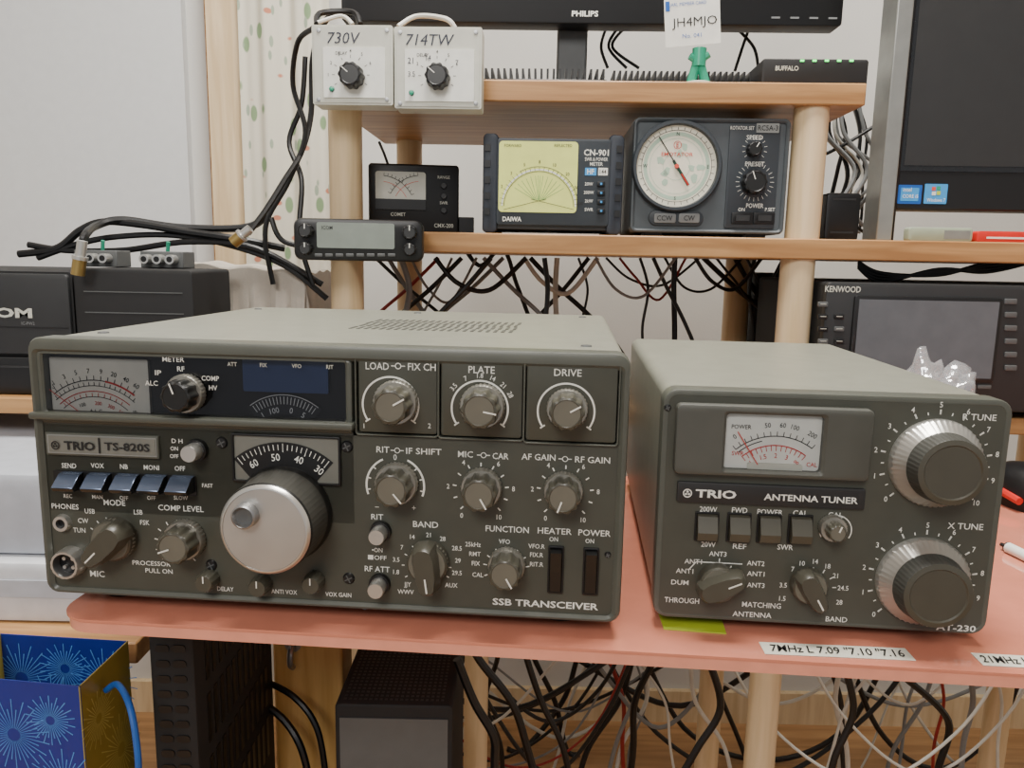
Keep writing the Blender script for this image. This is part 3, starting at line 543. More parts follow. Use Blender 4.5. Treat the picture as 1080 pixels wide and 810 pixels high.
# --- rotator controller
F=base(664,250,.83,z=ZS+.004)
ro=root('rotator_controller',F,'grey antenna rotator controller with round white compass dial','controller')
x0,x1,z0,z1=F.rect(664,124,828,249); z0=0
mb=MB(); mb.plate(0,x1-x0,0,z1,.008,.13,'grey',r=.005,cb=.002); mb.obj('case',ro)
mb=MB(); mb.ring((0,x1-x0,0,z1),(.004,x1-x0-.004,.004,z1-.004),0,.012,'slate',.006,.003,.002); mb.plate(.003,x1-x0-.003,.003,z1-.003,.004,.009,'slate'); 
PL(mb,F,767,131,820,241,-.004,-.002,'slated',.002,.0005); PL(mb,F,684,222,742,238,-.004,-.001,'slated',.008,.001); PL(mb,F,690,225,713,235,-.001,.001,'grey',.002,.0006); PL(mb,F,716,225,738,235,-.001,.001,'grey',.002,.0006); mb.obj('front_panel',ro)
cx,cz=F.at(714,175,.003); k=F.k(714,175); mb=MB(); R=47*k
mb.lathe(0,0,[(0,-.004,'ivory',0),(R*.88,-.004,'ivory',0),(R*.89,-.004,'slated',0),(R*.91,-.010,'slated',0),(R*.97,-.010,'slated',0),(R,-.007,'slated',0),(R,0,'slated',0)],n=64)
mb.arc(0,0,R*.78,0,360,.0005,-.0043,'inkblack',60); mb.ticks(0,0,R*.78,R*.85,[i*10 for i in range(36)],.0005,-.0043,'inkblack'); mb.arc(0,0,R*.6,0,360,.0004,-.0043,'palegreen',60); mb.arc(0,0,R*.3,0,360,.0004,-.0043,'palegreen',40); mb.arc(0,0,R*.70,0,360,R*.08,-.00415,'palegreen',60)
random.seed(11)
for i in range(9):
    a=random.uniform(0,6.28); q=random.uniform(.2,.55)*R; cc=(q*cos(a),q*sin(a)); pts=[(cc[0]+random.uniform(.4,1)*.0055*cos(j*pi/4),-.0042,cc[1]+random.uniform(.4,1)*.0055*sin(j*pi/4)) for j in range(8)]; mb.add(pts,[tuple(range(8))],'palegreen')
for t,a in (('N',0),('E',90),('S',180),('W',-90)): A=radians(a); mb.text(t,R*.7*sin(A),R*.7*cos(A),.0035,-.0045,'inkblack')
mb.text('EMOTATOR',0,R*.26,.0036,-.0046,'redsoft',w=R*.7,bold=.01); mb.text('E',0,R*.46,.0045,-.0046,'red',bold=.02); mb.arc(0,R*.46,.0038,0,360,.0006,-.0046,'red',20)
cd_=mb.obj('compass_dial',ro,(cx,.004,cz),label='round white compass dial with pale green map print')
mb=MB(); A=radians(-34); mb.line(R*.1*sin(A),R*.1*cos(A),R*.76*sin(A),R*.76*cos(A),.0012,-.0062,'inkblack'); mb.line(-R*.5*sin(A),-R*.5*cos(A),R*.15*sin(A),R*.15*cos(A),.0030,-.0060,'darkgreen'); mb.line(-R*.5*sin(A),-R*.5*cos(A),-R*.2*sin(A),-R*.2*cos(A),.0013,-.0064,'red'); mb.lathe(0,0,[(0,-.007,'redsoft',0),(.0022,-.007,'redsoft',0),(.0022,-.004,'redsoft',0)],n=20); mb.obj('needle',cd_)
mb=MB(); PL(mb,F,798,130,822,140,-.002,-.001,'silverplate',.0006); mb.obj('badge',ro)
mb=MB(); TX(mb,F,'CCW',701,230,5,'inkblack',.001); TX(mb,F,'CW',727,230,5,'inkblack',.001); TX(mb,F,'ROTATOR SET',783,135,3.6,'white',-.0015,wp=25); TX(mb,F,'RC5A-3',810,135,5,'inkblack',-.001,wp=21,bold=.01)
TX(mb,F,'SPEED',796,145,4.5,'white',-.002,wp=17); TX(mb,F,'PRESET',796,173,4.5,'white',-.002,wp=20); TX(mb,F,'POWER',796,217,4.5,'white',-.002,wp=18); TX(mb,F,'ON',782,221,3.5,'white',-.002); TX(mb,F,'P.SET',812,221,3.5,'white',-.002)
x,z=F.at(796,157,-.002); mb.ticks(x,z,10*k,13*k,[-130+26*i for i in range(11)],.0004,.0017,'white'); x,z=F.at(796,192,-.002); mb.ticks(x,z,16*k,20*k,[i*15 for i in range(24)],.0004,.0017,'white')
mb.obj('printed_lettering',ro,recalc=False)
knob(ro,F,796,157,0,8,.010,30,w=-.002,skirt=None,body='black',face='knobdark'); knob(ro,F,796,192,0,13,.012,-20,w=-.002,skirt=None,body='black',face='knobdark')
for px in (783,806):
    x,z=F.at(px,230,0); mb=MB(); mb.plate(-.011,.011,-.006,.006,-.002,.0,'black',.001,.0006); mb.box(-.007,.007,-.004,-.002,-.003,.003,'dark'); mb.obj('rocker_switch',ro,(x,.002,z))
for px in (690,800):
    x,_=F.at(px,245)
    for yy in (.01,.09): mb=MB(); mb.box(x-.01,x+.01,yy,yy+.02,-.004,.0005,'black'); mb.obj('foot',ro)

# --- small cross-needle meter
F=base(389,246,.90,-6,z=ZS+.0005); sm=root('swr_meter',F,'small black cross-needle meter standing on the shelf','meter')
x0,x1,z0,z1=F.rect(389,173,484,246)
mb=MB(); mb.plate(0,x1,0,z1,0,.06,'black',r=.004,c=.002); mb.box(x1,x1+.018,.004,.05,0,.02,'black'); mb.obj('case',sm,bevel=.001)
mb=MB(); PL(mb,F,396,181,449,221,0,.001,'offwhite',.003); k=F.k(420,200)
for cpx,a0,a1 in ((402,5,62),(444,-62,-5)):
    cx,cz=F.at(cpx,222,.001); mb.arc(cx,cz,36*k,a0,a1,.0006,-.0014,'inkblack'); mb.arc(cx,cz,30*k,a0,a1,.0005,-.0014,'redsoft'); mb.ticks(cx,cz,36*k,39*k,[a0+(a1-a0)*i/9 for i in range(10)],.0005,-.0014,'inkblack')
x0_,x1_,z0_,z1_=F.rect(396,210,449,221,.001); mb.box(x0_,x1_,-.0022,-.001,z0_,z1_,'black'); mb.obj('meter_face',sm)
mb=MB(); TX(mb,F,'COMET',420,226,3.5,'offwhite'); TX(mb,F,'CMX-200',468,238,4,'offwhite',wp=20); TX(mb,F,'RANGE',468,187,3,'offwhite'); TX(mb,F,'SWR',468,214,3,'offwhite'); mb.obj('printed_lettering',sm,recalc=False)
for py in (196,207,222): 
    x,z=F.at(468,py,.001); mb=MB(); mb.lathe(0,0,[(0,-.004,'dark',0),(.003,-.004,'dark',0),(.0036,0,'dark',0)],n=16); mb.obj('push_button',sm,(x,0,z))

# --- mobile radio on the shelf end
F=base(310,274,.775,-4,); mr=root('mobile_radio',F,'black mobile radio with grey display bracketed to the shelf end','radio')
x0,x1,z0,z1=F.rect(310,231,446,275); mb=MB(); mb.plate(0,x1,0,z1,0,.026,'black',r=.008,c=.003); mb.obj('case',mr)
mb=MB(); PL(mb,F,334,235,416,262,0,.0012,'lcdgrey',.002); mb.obj('display',mr)
mb=MB(); x,z=F.at(425,252); mb.box(x-.004,x+.004,.022,.047,z-.005,z+.005,'steel'); mb.obj('bracket',mr)
mb=MB(); TX(mb,F,'ICOM',345,240,3.5,'inkblack',.0012); mb.obj('printed_lettering',mr,recalc=False)
for i in range(8):
    x,z=F.at(336+i*11,269,.001); mb=MB(); mb.plate(-.0038,.0038,-.0016,.0016,-.002,.001,'midgrey',.0008,.0004); mb.obj('key',mr,(x,0,z))
for px,py,r in ((322,243,8),(322,262,7),(432,245,8),(432,263,7)): knob(mr,F,px,py,0,r,.010,0,skirt=None,body='black',face='dark')

# --- two switch boxes
for n_,(a,b,c,d,t1) in enumerate(((330,26,414,110,'730V'),(416,28,508,114,'714TW'))):
    F=base(a,d,.79,2.2); bx=root('switch_box',F,'off-white metal box handwritten "%s" with black knob, on shelf front'%t1,'switch box','switch boxes on the upper shelf')
    x0,x1,z0,z1=F.rect(a,b,c,d); mb=MB(); mb.plate(0,x1,0,z1,.001,.030,'offwhite',r=.002,cb=.001); mb.obj('case',bx)
    mb=MB(); mb.plate(.002,x1-.002,.002,z1-.002,0,.001,'offwhite',r=.001); PL(mb,F,a+11,b+24,c-8,d-7,0,.0012,'white',.0006)
    for q in ((a+6,b+6),(c-6,b+6),(a+6,d-5),(c-6,d-5)): x,z=F.at(*q); mb.lathe(x,z,[(0,-.001,'steel',0),(.002,-.0008,'steel',0),(.0022,0,'steel',0)],n=12)
    mb.obj('front_plate',bx)
    mb=MB(); cxp=370 if n_==0 else 461; cyp=79 if n_==0 else 80; TX(mb,F,t1,a+31 if n_==0 else a+36,b+14,11,'ink',.0001,wp=34 if n_==0 else 50,shear=.2,bold=0)
    x,z=F.at(cxp,cyp,.0012); k=F.k(cxp,cyp); mb.ticks(x,z,17*k,20*k,[-120,-90,-60,-30,0,30,60,90,120],.0005,-.0015,'inkblack'); 
    TX(mb,F,'DELAY',a+30,b+30,3.2,'inkblack',.0012)
    for t,aa in (('1',-90),('2',-60),('3',-30),('4',0),('5',30),('6',60)): A=radians(aa); mb.text(t,x+24*k*sin(A),z+24*k*cos(A),3.2*k,-.0015,'inkblack')
    if n_: TX(mb,F,'21',a+17,b+36,6,'ink',.0012,bold=0); TX(mb,F,'14',a+36,b+33,5,'ink',.0012,bold=0); TX(mb,F,'7',a+66,b+38,5,'ink',.0012,bold=0); TX(mb,F,'3.5',a+18,b+50,5,'ink',.0012,bold=0)
    mb.obj('printed_lettering',bx,recalc=False)
    knob(bx,F,cxp,cyp,0,13,.014,-50,w=.0012,skirt=None,body='black',face='knobdark')
    x,z=F.at(a+20 if n_==0 else a+18,d-16,.0012); mb=MB(); mb.lathe(0,0,[(0,-.003,'green',0),(.002,-.0025,'green',0),(.0023,0,'steel',0),(.003,0,'steel',0)],n=16); mb.obj('indicator_lamp',bx,(x,-.0012,z))

# --- amplifiers with fins
def fins(a,b,Yd,n,lab_,py=85):
    F=base(a,py,Yd,2.2,z=ZU+.0005); am=root('heatsink_amplifier',F,lab_,'amplifier'); x1=F.at(b,py)[0]
    mb=MB(); mb.box(0,x1,0,.12,0,.010,'black'); mb.obj('base_plate',am,bevel=.001)
    mb=MB()
    for i in range(n): x=x1*(i+.3)/n; mb.box(x,x+x1/n*.35,.002,.118,.010,.021,'black')
    mb.obj('cooling_fins',am)
fins(509,640,.87,20,'flat black amplifier with cooling fins beneath the monitor'); fins(645,795,.87,24,'flat black amplifier with cooling fins beside the card stand')
# --- card stand
F=base(736,84,.845,2.2,z=ZU+.0005); cs=root('card_stand',F,'small green plastic clip figure on a white round base','card holder')
mb=MB(); n=24; vs=[(r*cos(2*pi*i/n),r*sin(2*pi*i/n),z) for r,z in ((.019,0),(.019,.002),(.013,.004)) for i in range(n)]; mb.add(vs,[(j*n+i,j*n+(i+1)%n,(j+1)*n+(i+1)%n,(j+1)*n+i) for j in range(2) for i in range(n)]+[tuple(range(n)),tuple(2*n+i for i in range(n))],'offwhite',True); mb.obj('base',cs)
mb=MB(); mb.tube([(-.007,0,.004),(-.004,0,.016),(-.001,0,.026)],.0048,'green',10); mb.tube([(.008,0,.004),(.004,0,.016),(.001,0,.026)],.0048,'green',10); mb.tube([(0,0,.02),(0,0,.032),(0,0,.038)],.0075,'green',12); mb.tube([(-.010,-.002,.03),(0,0,.026),(.010,-.002,.032)],.0035,'green',8); mb.obj('clip_figure',cs)
F2=Fr(U(729,48,.84),2.2); mb=MB(); k=F2.k(729,30); Wc=29*k; Hc=24*k
mb.T=Matrix.Translation((0,0,Hc))@Matrix.Rotation(radians(-5),4,'Y')@Matrix.Translation((0,0,-Hc)); mb.box(-Wc,Wc,0,.0006,0,2*Hc,'white'); mb.text('JH4MJO',.002,Hc*1.0,8.5*k,-.0004,'inkblack',w=47*k,bold=0.0); mb.text('JARL MEMBER CARD',-.004,Hc*1.75,3.2*k,-.0004,'blue',w=38*k,bold=0); mb.text('No. 041',-.001,Hc*.42,4*k,-.0004,'blue',w=20*k,bold=0); mb.box(-Wc*.95,-Wc*.8,-.0004,0,Hc*1.5,Hc*1.9,'blue')
mb.obj('call_sign_card',loc=F2.O,rz=-F2.yaw,label='white card printed JH4MJO held by the green clip',cat='card')
# --- router
F=base(803,85,.85,2.2,z=ZU+.0005); rt=root('network_switch',F,'flat black network hub with green lights on upper shelf','network hub')
x0,x1,z0,z1=F.rect(803,62,916,85); mb=MB(); mb.plate(0,x1,0.001,z1,0,.09,'blackmatte',r=.003,c=.0015); mb.box(.005,x1-.005,.01,.08,0,.002,'black'); mb.obj('case',rt)
mb=MB(); TX(mb,F,'BUFFALO',830,72,4.5,'offwhite',0,wp=24,bold=.02); mb.obj('printed_lettering',rt,recalc=False)
for i in range(5):
    x,z=F.at(846+i*13,64,0); mb=MB(); mb.box(-.002,.002,-.0006,.001,-.001,.001,'greenled'); mb.obj('status_light',rt,(x,0,z))
# --- upper monitor
F=base(360,22,.97,1.6); mo=root('computer_monitor',F,'black computer monitor on a slim stand above the rack','monitor')
x1=F.at(888,26)[0]; mb=MB(); mb.plate(0,x1,0,.36,0,.03,'black',r=.004,c=.0015); mb.obj('housing',mo)
mb=MB(); mb.box(.02,x1-.02,-.0006,.0006,.032,.345,'screen'); mb.obj('screen',mo)
mb=MB(); x,z=F.at(617,14.5); mb.text('PHILIPS',x,z,.0058,-.0006,'white',w=.031,bold=.03); x,z=F.at(850,19); 
for i in range(4): mb.box(x-.04+i*.022,x-.03+i*.022,-.0006,0,z-.001,z+.001,'grey')
mb.obj('printed_lettering',mo,recalc=False)
xs=F.at(606,50)[0]; zb=ZU-F.O.z
mb=MB(); mb.box(xs-.020,xs+.017,.032,.052,zb+.011,.12,'midgrey'); mb.obj('stand_column',mo,bevel=.003)
mb=MB(); mb.plate(xs-.10,xs+.10,zb+.0005,zb+.011,.022,.13,'midgrey',r=.003); mb.obj('stand_base',mo)
# --- all in one computer
F=base(926,252,.86,2.2,z=ZS+.0005); ai=root('desktop_computer',F,'black all-in-one computer with silver side frame on the shelf','computer')
s0=F.at(927,200)[0]; s1=F.at(944,200)[0]
mb=MB(); mb.box(s0,s1,-.004,.035,0,.45,'silverplate'); mb.box(s1,s1+.003,-.002,.035,0,.45,'black'); mb.obj('side_frame',ai,bevel=.0015)
zb=F.at(1010,222)[1]; mb=MB(); mb.box(s1+.003,.50,.002,.035,zb,.45,'black'); mb.obj('housing',ai,bevel=.002)
zs=F.at(1010,181)[1]; xsn=F.at(957,100)[0]; mb=MB(); mb.box(xsn,.48,.0008,.002,zs,.43,'screen'); mb.box(xsn+.004,.47,.0003,.0008,zs+.006,.42,'dark'); mb.obj('screen',ai)
mb=MB(); mb.box(.2,.3,.034,.06,.0,zb+.1,'silverplate'); mb.box(.12,.40,.0345,.12,0,.008,'silverplate'); mb.obj('stand',ai)
mb=MB(); PL(mb,F,947,195,972,215,-.002,-.0012,'blue',.001); PL(mb,F,950,198,969,212,-.0012,-.0009,'lblue',.001); TX(mb,F,'intel',957,200,4,'white',-.0009); TX(mb,F,'CORE i5',960,207,3.5,'white',-.0009,wp=16); mb.obj('sticker',ai)
mb=MB(); PL(mb,F,975,194,999,215,-.002,-.0012,'lblue',.001);  TX(mb,F,'Windows 7',987,211,3.5,'white',-.0012,wp=19)
for i,(a,b) in enumerate(((983,199),(988,198.5),(983,204),(988,203.5))): PL(mb,F,a,b-2,a+4,b+2,-.0012,-.0008,['redsoft','green','white','sticky'][i],.0002)
mb.obj('sticker',ai)
F=base(958,251,.845,2.2,z=ZS+.0005); x1=F.at(1026,252)[0]; mb=MB(); mb.plate(0,x1,0,.015,0,.012,'adapter',r=.003,c=.002); mb.box(x1*.55,x1*.95,-.0005,.001,.003,.012,'silverplate'); mb.obj('adapter_box',loc=F.O,rz=-F.yaw,label='small grey-green adapter box on the shelf edge',cat='adapter')
F=base(1030,254,.842,2.2,z=ZS+.0005); mb=MB(); mb.plate(0,.06,0,.012,0,.012,'red',r=.003,c=.001); mb.box(.01,.05,-.0005,.001,.004,.006,'white'); mb.obj('red_case',loc=F.O,rz=-F.yaw,label='small glossy red plastic case on the shelf edge',cat='case')
F=base(869,251,.875,2.2,z=ZS+.0005); x1=F.at(905,251)[0]; mb=MB(); mb.plate(0,x1,0,.052,0,.05,'black',r=.004,c=.002); mb.box(.006,x1-.006,-.0006,0.001,.008,.01,'dark'); mb.box(.006,x1-.006,-.0006,0.001,.044,.046,'dark'); mb.obj('power_adapter',loc=F.O,rz=-F.yaw,label='black upright power adapter beside the wooden post',cat='adapter')

# --- big black radio on the right
F=Fr((U(858,420,.80).x+.004,.803,zm1+.0005+.008),1.5); kw=root('base_station_radio',F,'wide black base-station radio with large screen greyed by painted glare','radio')
z1=F.at(960,299)[1]; mb=MB(); mb.plate(0,.40,0,z1,.004,.24,'blackmatte',r=.004,cb=.002); mb.obj('case',kw)
mb=MB(); mb.plate(0,.40,0,z1,-.004,.006,'dark',r=.005,c=.002); PL(mb,F,898,313,1054,402,.004,.007,'black',.003,.001); mb.obj('front_panel',kw)
mb=MB(); PL(mb,F,903,317,1050,398,.007,.0078,'screen_glare',.001); mb.obj('screen',kw)  # glare on the screen is put into its even grey colour
mb=MB(); TX(mb,F,'KENWOOD',889,305,6,'offwhite',.004,wp=37,bold=.02); mb.obj('printed_lettering',kw,recalc=False)
for i in range(6):
    for j in range(2):
        if i==0 and j: continue
        x,z=F.at(868+j*17,321+i*13,.005); mb=MB(); mb.plate(-.005,.005,-.0025,.0025,-.002,.001,'black' if (i+j)%3 else 'midgrey',.001,.0006); mb.box(-.003,.003,-.0022,-.0019,.0,.0006,'offwhite'); mb.obj('key',kw,(x,-.004,z))
for i in range(6):
    x,z=F.at(1066,318+i*14,.005); mb=MB(); mb.plate(-.006,.006,-.0028,.0028,-.002,.001,'midgrey',.001,.0006); mb.obj('key',kw,(x,-.004,z))
for i in range(7):
    x,z=F.at(912+i*21,408,.005); mb=MB(); mb.plate(-.007,.007,-.0022,.0022,-.002,.001,'midgrey',.001,.0006); mb.obj('key',kw,(x,-.004,z))
for x in (.03,.36):
    for y in (.02,.20): mb=MB(); mb.box(x,x+.02,y,y+.02,-.008,.0005,'black'); mb.obj('foot',kw)
F=Fr((U(800,340,1.06).x,1.075,zm1+.0005),2.2); mb=MB(); mb.plate(0,.05,0,.145,0,.05,'blackmatte',r=.004,c=.002); mb.box(.008,.042,-.0008,.001,.02,.12,'dark'); mb.obj('speaker_box',loc=F.O,rz=-F.yaw,label='black box standing behind the wooden post',cat='speaker')
# crumpled plastic bag
b=bmesh.new(); bmesh.ops.create_icosphere(b,subdivisions=5,radius=1)
for v in b.verts:
    p=v.co.copy(); q=1+.22*noise.noise(p*1.8)+.16*abs(noise.noise(p*4+Vector((3,1,2))))+.08*abs(noise.noise(p*11)); v.co=Vector((p.x*.050*q,p.y*.032*q,max(0,(p.z+1)*.057*q)))
me=bpy.data.meshes.new('plastic_bag'); b.to_mesh(me); b.free(); me.polygons.foreach_set('use_smooth',[True]*len(me.polygons)); me.materials.append(M['plasticfilm'])
pb=bpy.data.objects.new('plastic_bag',me); sc.collection.objects.link(pb); pb.location=(.358,.66,.7505); pb['label']='crumpled clear plastic bag behind the antenna tuner'; pb['category']='plastic bag'

# =====================================================================
# LEFT SIDE
# =====================================================================
SZ=.815; SF=Fr((-.79,.735,0),0); sd=root('side_shelf_unit',SF,'wooden side shelf unit with two boards on posts','shelf unit')
mb=MB(); mb.box(0,.50,0,.40,SZ-.016,SZ,'woodshelf'); mb.obj('shelf_board',sd,bevel=.0015)
mb=MB(); mb.box(0,.495,-.165,.40,.632,.650,'woodshelf'); mb.obj('shelf_board',sd,bevel=.0015)
for x in (.02,.44):
    for y in (.03,.36): 
        mb=MB(); mb.box(x,x+.03,y,y+.03,0,.632,'woodpost'); mb.obj('leg',sd)
for y in (.03,.36): mb=MB(); mb.box(.003,.023,y,y+.03,.650,SZ-.016,'woodpost'); mb.obj('leg',sd)
mb=MB(); mb.box(.45,.48,.365,.395,.650,SZ-.016,'woodpost'); mb.obj('leg',sd)
F=Fr((-.66,.75,SZ+.0005),0); x1=F.at(76,330)[0]; zt1=F.at(40,286)[1]; zt0=F.at(10,375)[1]
mb=MB(); mb.plate(0,x1,0,zt0-.001,0,.25,'black',r=.003,c=.002); mb.box(.01,x1-.01,-.001,.001,zt0-.012,zt0-.010,'dark'); mb.obj('power_supply',loc=F.O,label='low black power supply under a black radio',cat='power supply')
F=Fr((-.66,.75,SZ+zt0),0); zt1-=zt0; r2=root('black_radio',F,'black radio with white maker lettering on its faceplate','radio')
mb=MB(); mb.plate(0,x1,0,zt1,.004,.25,'blackmatte',r=.004,cb=.002); mb.obj('case',r2); mb=MB(); mb.plate(.002,x1-.002,.002,zt1-.002,0,.006,'dark',r=.004,c=.002); zz=F.at(30,345)[1]; mb.box(.004,x1-.004,-.0006,.0005,zz-.0007,zz,'black'); mb.obj('front_panel',r2)
mb=MB(); x,z=F.at(18,330); mb.text('ICOM',x-.014,z,.0085,-.0006,'offwhite',w=.058,bold=.04); x,z=F.at(30,341); mb.text('IC-PW2',x,z,.003,-.0006,'grey'); mb.obj('printed_lettering',r2,recalc=False)
xx=F.O.x+x1+.003; F=Fr((xx,.75,SZ+.0005),0); x1=F.at(203,300)[0]; zt1=F.at(150,284)[1]; r3=root('black_radio',F,'black box-shaped radio with plain top under cables','radio')
mb=MB(); mb.plate(0,x1,0,zt1,0,.10,'blackmatte',r=.004,c=.002,cb=.002); mb.obj('case',r3)
mb=MB(); 
zz=F.at(100,308)[1]; mb.box(.01,x1-.01,-.0006,.001,zz,zz+.001,'midgrey'); zz=F.at(100,330)[1]; mb.box(.01,x1-.01,-.0006,.001,zz,zz+.001,'midgrey'); mb.obj('front_groove',r3)
topz=F.O.z+zt1; r3x1=xx+x1
# cloth draped over a case
mb=MB(); n=48; vs=[];fs=[]; cx0=U(176,280,.88).x; cx1=U(322,280,.88).x; zc=U(250,277,.93).z
for i in range(n+1):
    for j in range(n+1):
        a_=max(0,12-j); b_=max(0,i-(n-8)); dd=math.hypot(a_,b_)*.0085
        u=min(i,n-8)/(n-8); v=max(j,12)-12; v/=(n-12)
        fold=.0022*sin(i*.9)+.0014*sin(i*2.1+1)
        x=cx0+(cx1-cx0)*u+b_*.0012; y=.875+.13*v-a_*.0010+fold*(min(a_,8)/4)
        z=zc-.010*u-dd+.0016*sin(i*.55+j*.12)+.0012*sin(j*.6+i*.2)
        vs.append((x,y,z))
for i in range(n):
    for j in range(n): fs.append((i*(n+1)+j,(i+1)*(n+1)+j,(i+1)*(n+1)+j+1,i*(n+1)+j+1))
mb.add(vs,fs,'cloth',True); cl=mb.obj('cloth_cover',label='pale grey cloth draped over a case behind the transceiver',cat='cloth')
mb=MB(); mb.box(cx0+.01,cx1-.008,.892,1.0,SZ+.0005,zc-.022,'dark'); mb.box(cx0+.012,cx1-.010,.894,.998,zc-.022,zc-.020,'black'); mb.obj('equipment_case',label='dark equipment case hidden beneath the grey cloth',cat='case')
def antsw(px,py,Y,lab_):
    p=U(px,py,Y); F=Fr((p.x,Y,topz+.0005),0); s=root('coaxial_switch',F,lab_,'coaxial switch','coaxial switches on the black radios')
    mb=MB(); mb.box(-.022,.022,0,.03,0,.017,'midgrey'); mb.obj('case',s,bevel=.001)
    for x in (-.013,0,.013): mb=MB(); mb.T=Matrix.Translation((x,.0,.009)); mb.lathe(0,0,[(0,-.012,'black',0),(.003,-.012,'silver',0),(.0048,-.012,'silver',0),(.0048,0,'silver',0)],n=16); mb.obj('socket',s)
    mb=MB(); mb.tube([(0,.015,.017),(.002,.013,.027)],.002,'green',8); mb.obj('toggle',s)
antsw(170,265,.80,'small grey coaxial switch with silver sockets on black radio'); antsw(100,262,.80,'small grey coaxial switch with silver sockets on black radio')
# printer
F=Fr((-.79,.600,.6505),0); pr=root('printer',F,'white inkjet printer on the lower side shelf','printer')
x1=F.at(164,640)[0]; zt1=F.at(60,505)[1]; mb=MB(); mb.plate(0,x1,0,zt1*.42,0,.30,'printer',r=.006,c=.004); mb.obj('paper_tray',pr)
mb=MB(); mb.plate(.003,x1-.003,zt1*.42+.001,min(zt1,.125),.012,.30,'printerd',r=.010,c=.006); mb.obj('housing',pr)
mb=MB(); mb.plate(.05,x1-.05,zt1*.18,zt1*.30,-.001,.002,'printerd',r=.002); mb.obj('paper_slot',pr)

# =====================================================================
# UNDER THE DESK
# =====================================================================
mb=MB(); mb.box(-.62,-.270,.40,.70,.36,.38,'woodshelf')
for x in (-.61,-.305):
    for y in (.41,.66): mb.box(x,x+.03,y,y+.03,0,.36,'woodpost')
mb.obj('low_bench',label='low wooden bench carrying the gift bag',cat='bench')
zt_=.675; P=[Uz(-50,712,zt_),Uz(84,724,zt_),Uz(135,676,zt_),Uz(0,668,zt_)]
O=P[1].copy(); O.z=.3805; gb=bpy.data.objects.new('gift_bag',None); sc.collection.objects.link(gb); gb.location=O; gb['label']='open blue and gold paper bag with firework print'; gb['category']='gift bag'
Q=[p-O for p in P]; Hb=zt_-.3805
def wall4(a,b,mt,th=.0008):
    mb=MB(); n=(b-a).normalized(); k=Vector((n.y,-n.x,0))*th; a0=a.copy();b0=b.copy();a0.z=0;b0.z=0
    vs=[a0,b0,b,a,a0-k,b0-k,b-k,a-k]; mb.add([tuple(v) for v in vs],[(0,1,2,3),(4,7,6,5),(0,4,5,1),(1,5,6,2),(2,6,7,3),(3,7,4,0)],mt); return mb,n,k
random.seed(9)
def bursts(mb,a,b,mt,n,off,lst):
    L_=(b-a).length; d=(b-a).normalized(); nn=Vector((d.y,-d.x,0)); base_=Vector((a.x,a.y,0))+nn*off
    for (u,v,r) in lst:
        c=base_+d*(u*L_)+Vector((0,0,v)); K=36
        for i in range(K):
            t=2*pi*i/K; e=d*cos(t)+Vector((0,0,sin(t))); f=d*-sin(t)+Vector((0,0,cos(t))); rr_=r*(1 if i%2 else .72)
            p=[c+e*r*.18-f*.00015,c+e*r*.18+f*.00015,c+e*rr_+f*.0004,c+e*rr_-f*.0004]
            for g in p: g.z=min(g.z,Hb-.001)
            mb.add([tuple(g) for g in p],[(0,1,2,3)],mt)
for nm,i,j,mt,ml,lst,off in (('front_face',0,1,'bagblue','bagline',[(.45,.255,.026),(.75,.268,.018),(.82,.222,.026),(.5,.205,.022),(.2,.17,.03)],.0002),('side_face',1,2,'baggold','baglineg',[(.3,.26,.02),(.7,.22,.028),(.4,.19,.02)],.0002),('back_face',2,3,'bagblue','bagline',[(.2,.262,.026),(.5,.27,.02),(.62,.235,.03),(.85,.26,.028)],-.0012),('side_face',3,0,'baggold','baglineg',[],.0002)):
    mb,n_,k_=wall4(Q[i],Q[j],mt); bursts(mb,Q[i],Q[j],ml,n_,off,lst); mb.obj(nm,gb,recalc=False)
mb=MB(); mb.add([(q.x,q.y,.001) for q in Q],[(0,1,2,3)],'baggold'); mb.obj('bag_bottom',gb)
hp=[U(112,728,.49)-O,U(124,722,.485)-O,U(136,742,.47)-O,U(143,775,.46)-O,U(146,815,.455)-O,U(140,850,.47)-O]
mb=MB(); mb.tube(hp,.0022,'blue',10); mb.obj('rope_handle',gb,label='blue rope handle')
def tower(px0,px1,Y,lab_,nm,yaw=0):
    p=U(px0,700,Y); p.z=0; F=Fr(p,yaw); t=root(nm,F,lab_,'computer'); x1=F.at(px1,700)[0]; return F,t,x1
F,t,x1=tower(157,205,.50,'slim black tower-shaped computer case with vent slots','computer_tower')
hh=.705; mb=MB(); mb.plate(0,x1,0,hh,0,.165,'blackmatte',r=.006,c=.003); mb.obj('case',t)
mb=MB()
for i in range(22):
    z=.44+i*.0115
    for q in (0,1): mb.plate(.005+q*(x1-.010)*.53,.005+q*(x1-.010)*.53+(x1-.010)*.45,z,z+.0055,-.0008,.001,'black',r=.0027)
mb.obj('front_vents',t)
mb=MB()
for i in range(11):
    for q in range(4):
        y=.018+i*.0125; z=.50+q*.05; mb.box(x1-.001,x1+.0006,y,y+.006,z,z+.038,'black')
mb.obj('side_vents',t)
F,t,x1=tower(352,478,.575,'black box-shaped computer with perforated top','computer_case')
hh=.598; mb=MB(); mb.plate(0,x1,0,hh,0,.14,'blackmatte',r=.004,c=.002); mb.obj('case',t)
mb=MB(); mb.box(.004,x1-.004,-.001,.001,.01,hh-.012,'midgrey'); mb.obj('front_panel',t)
mb=MB()
for i in range(20):
    for j in range(24): x=.006+i*(x1-.012)/20; y=.006+j*.0053; mb.box(x,x+.0022,y,y+.0026,hh-.0002,hh+.0003,'dark')
mb.obj('perforated_top',t)
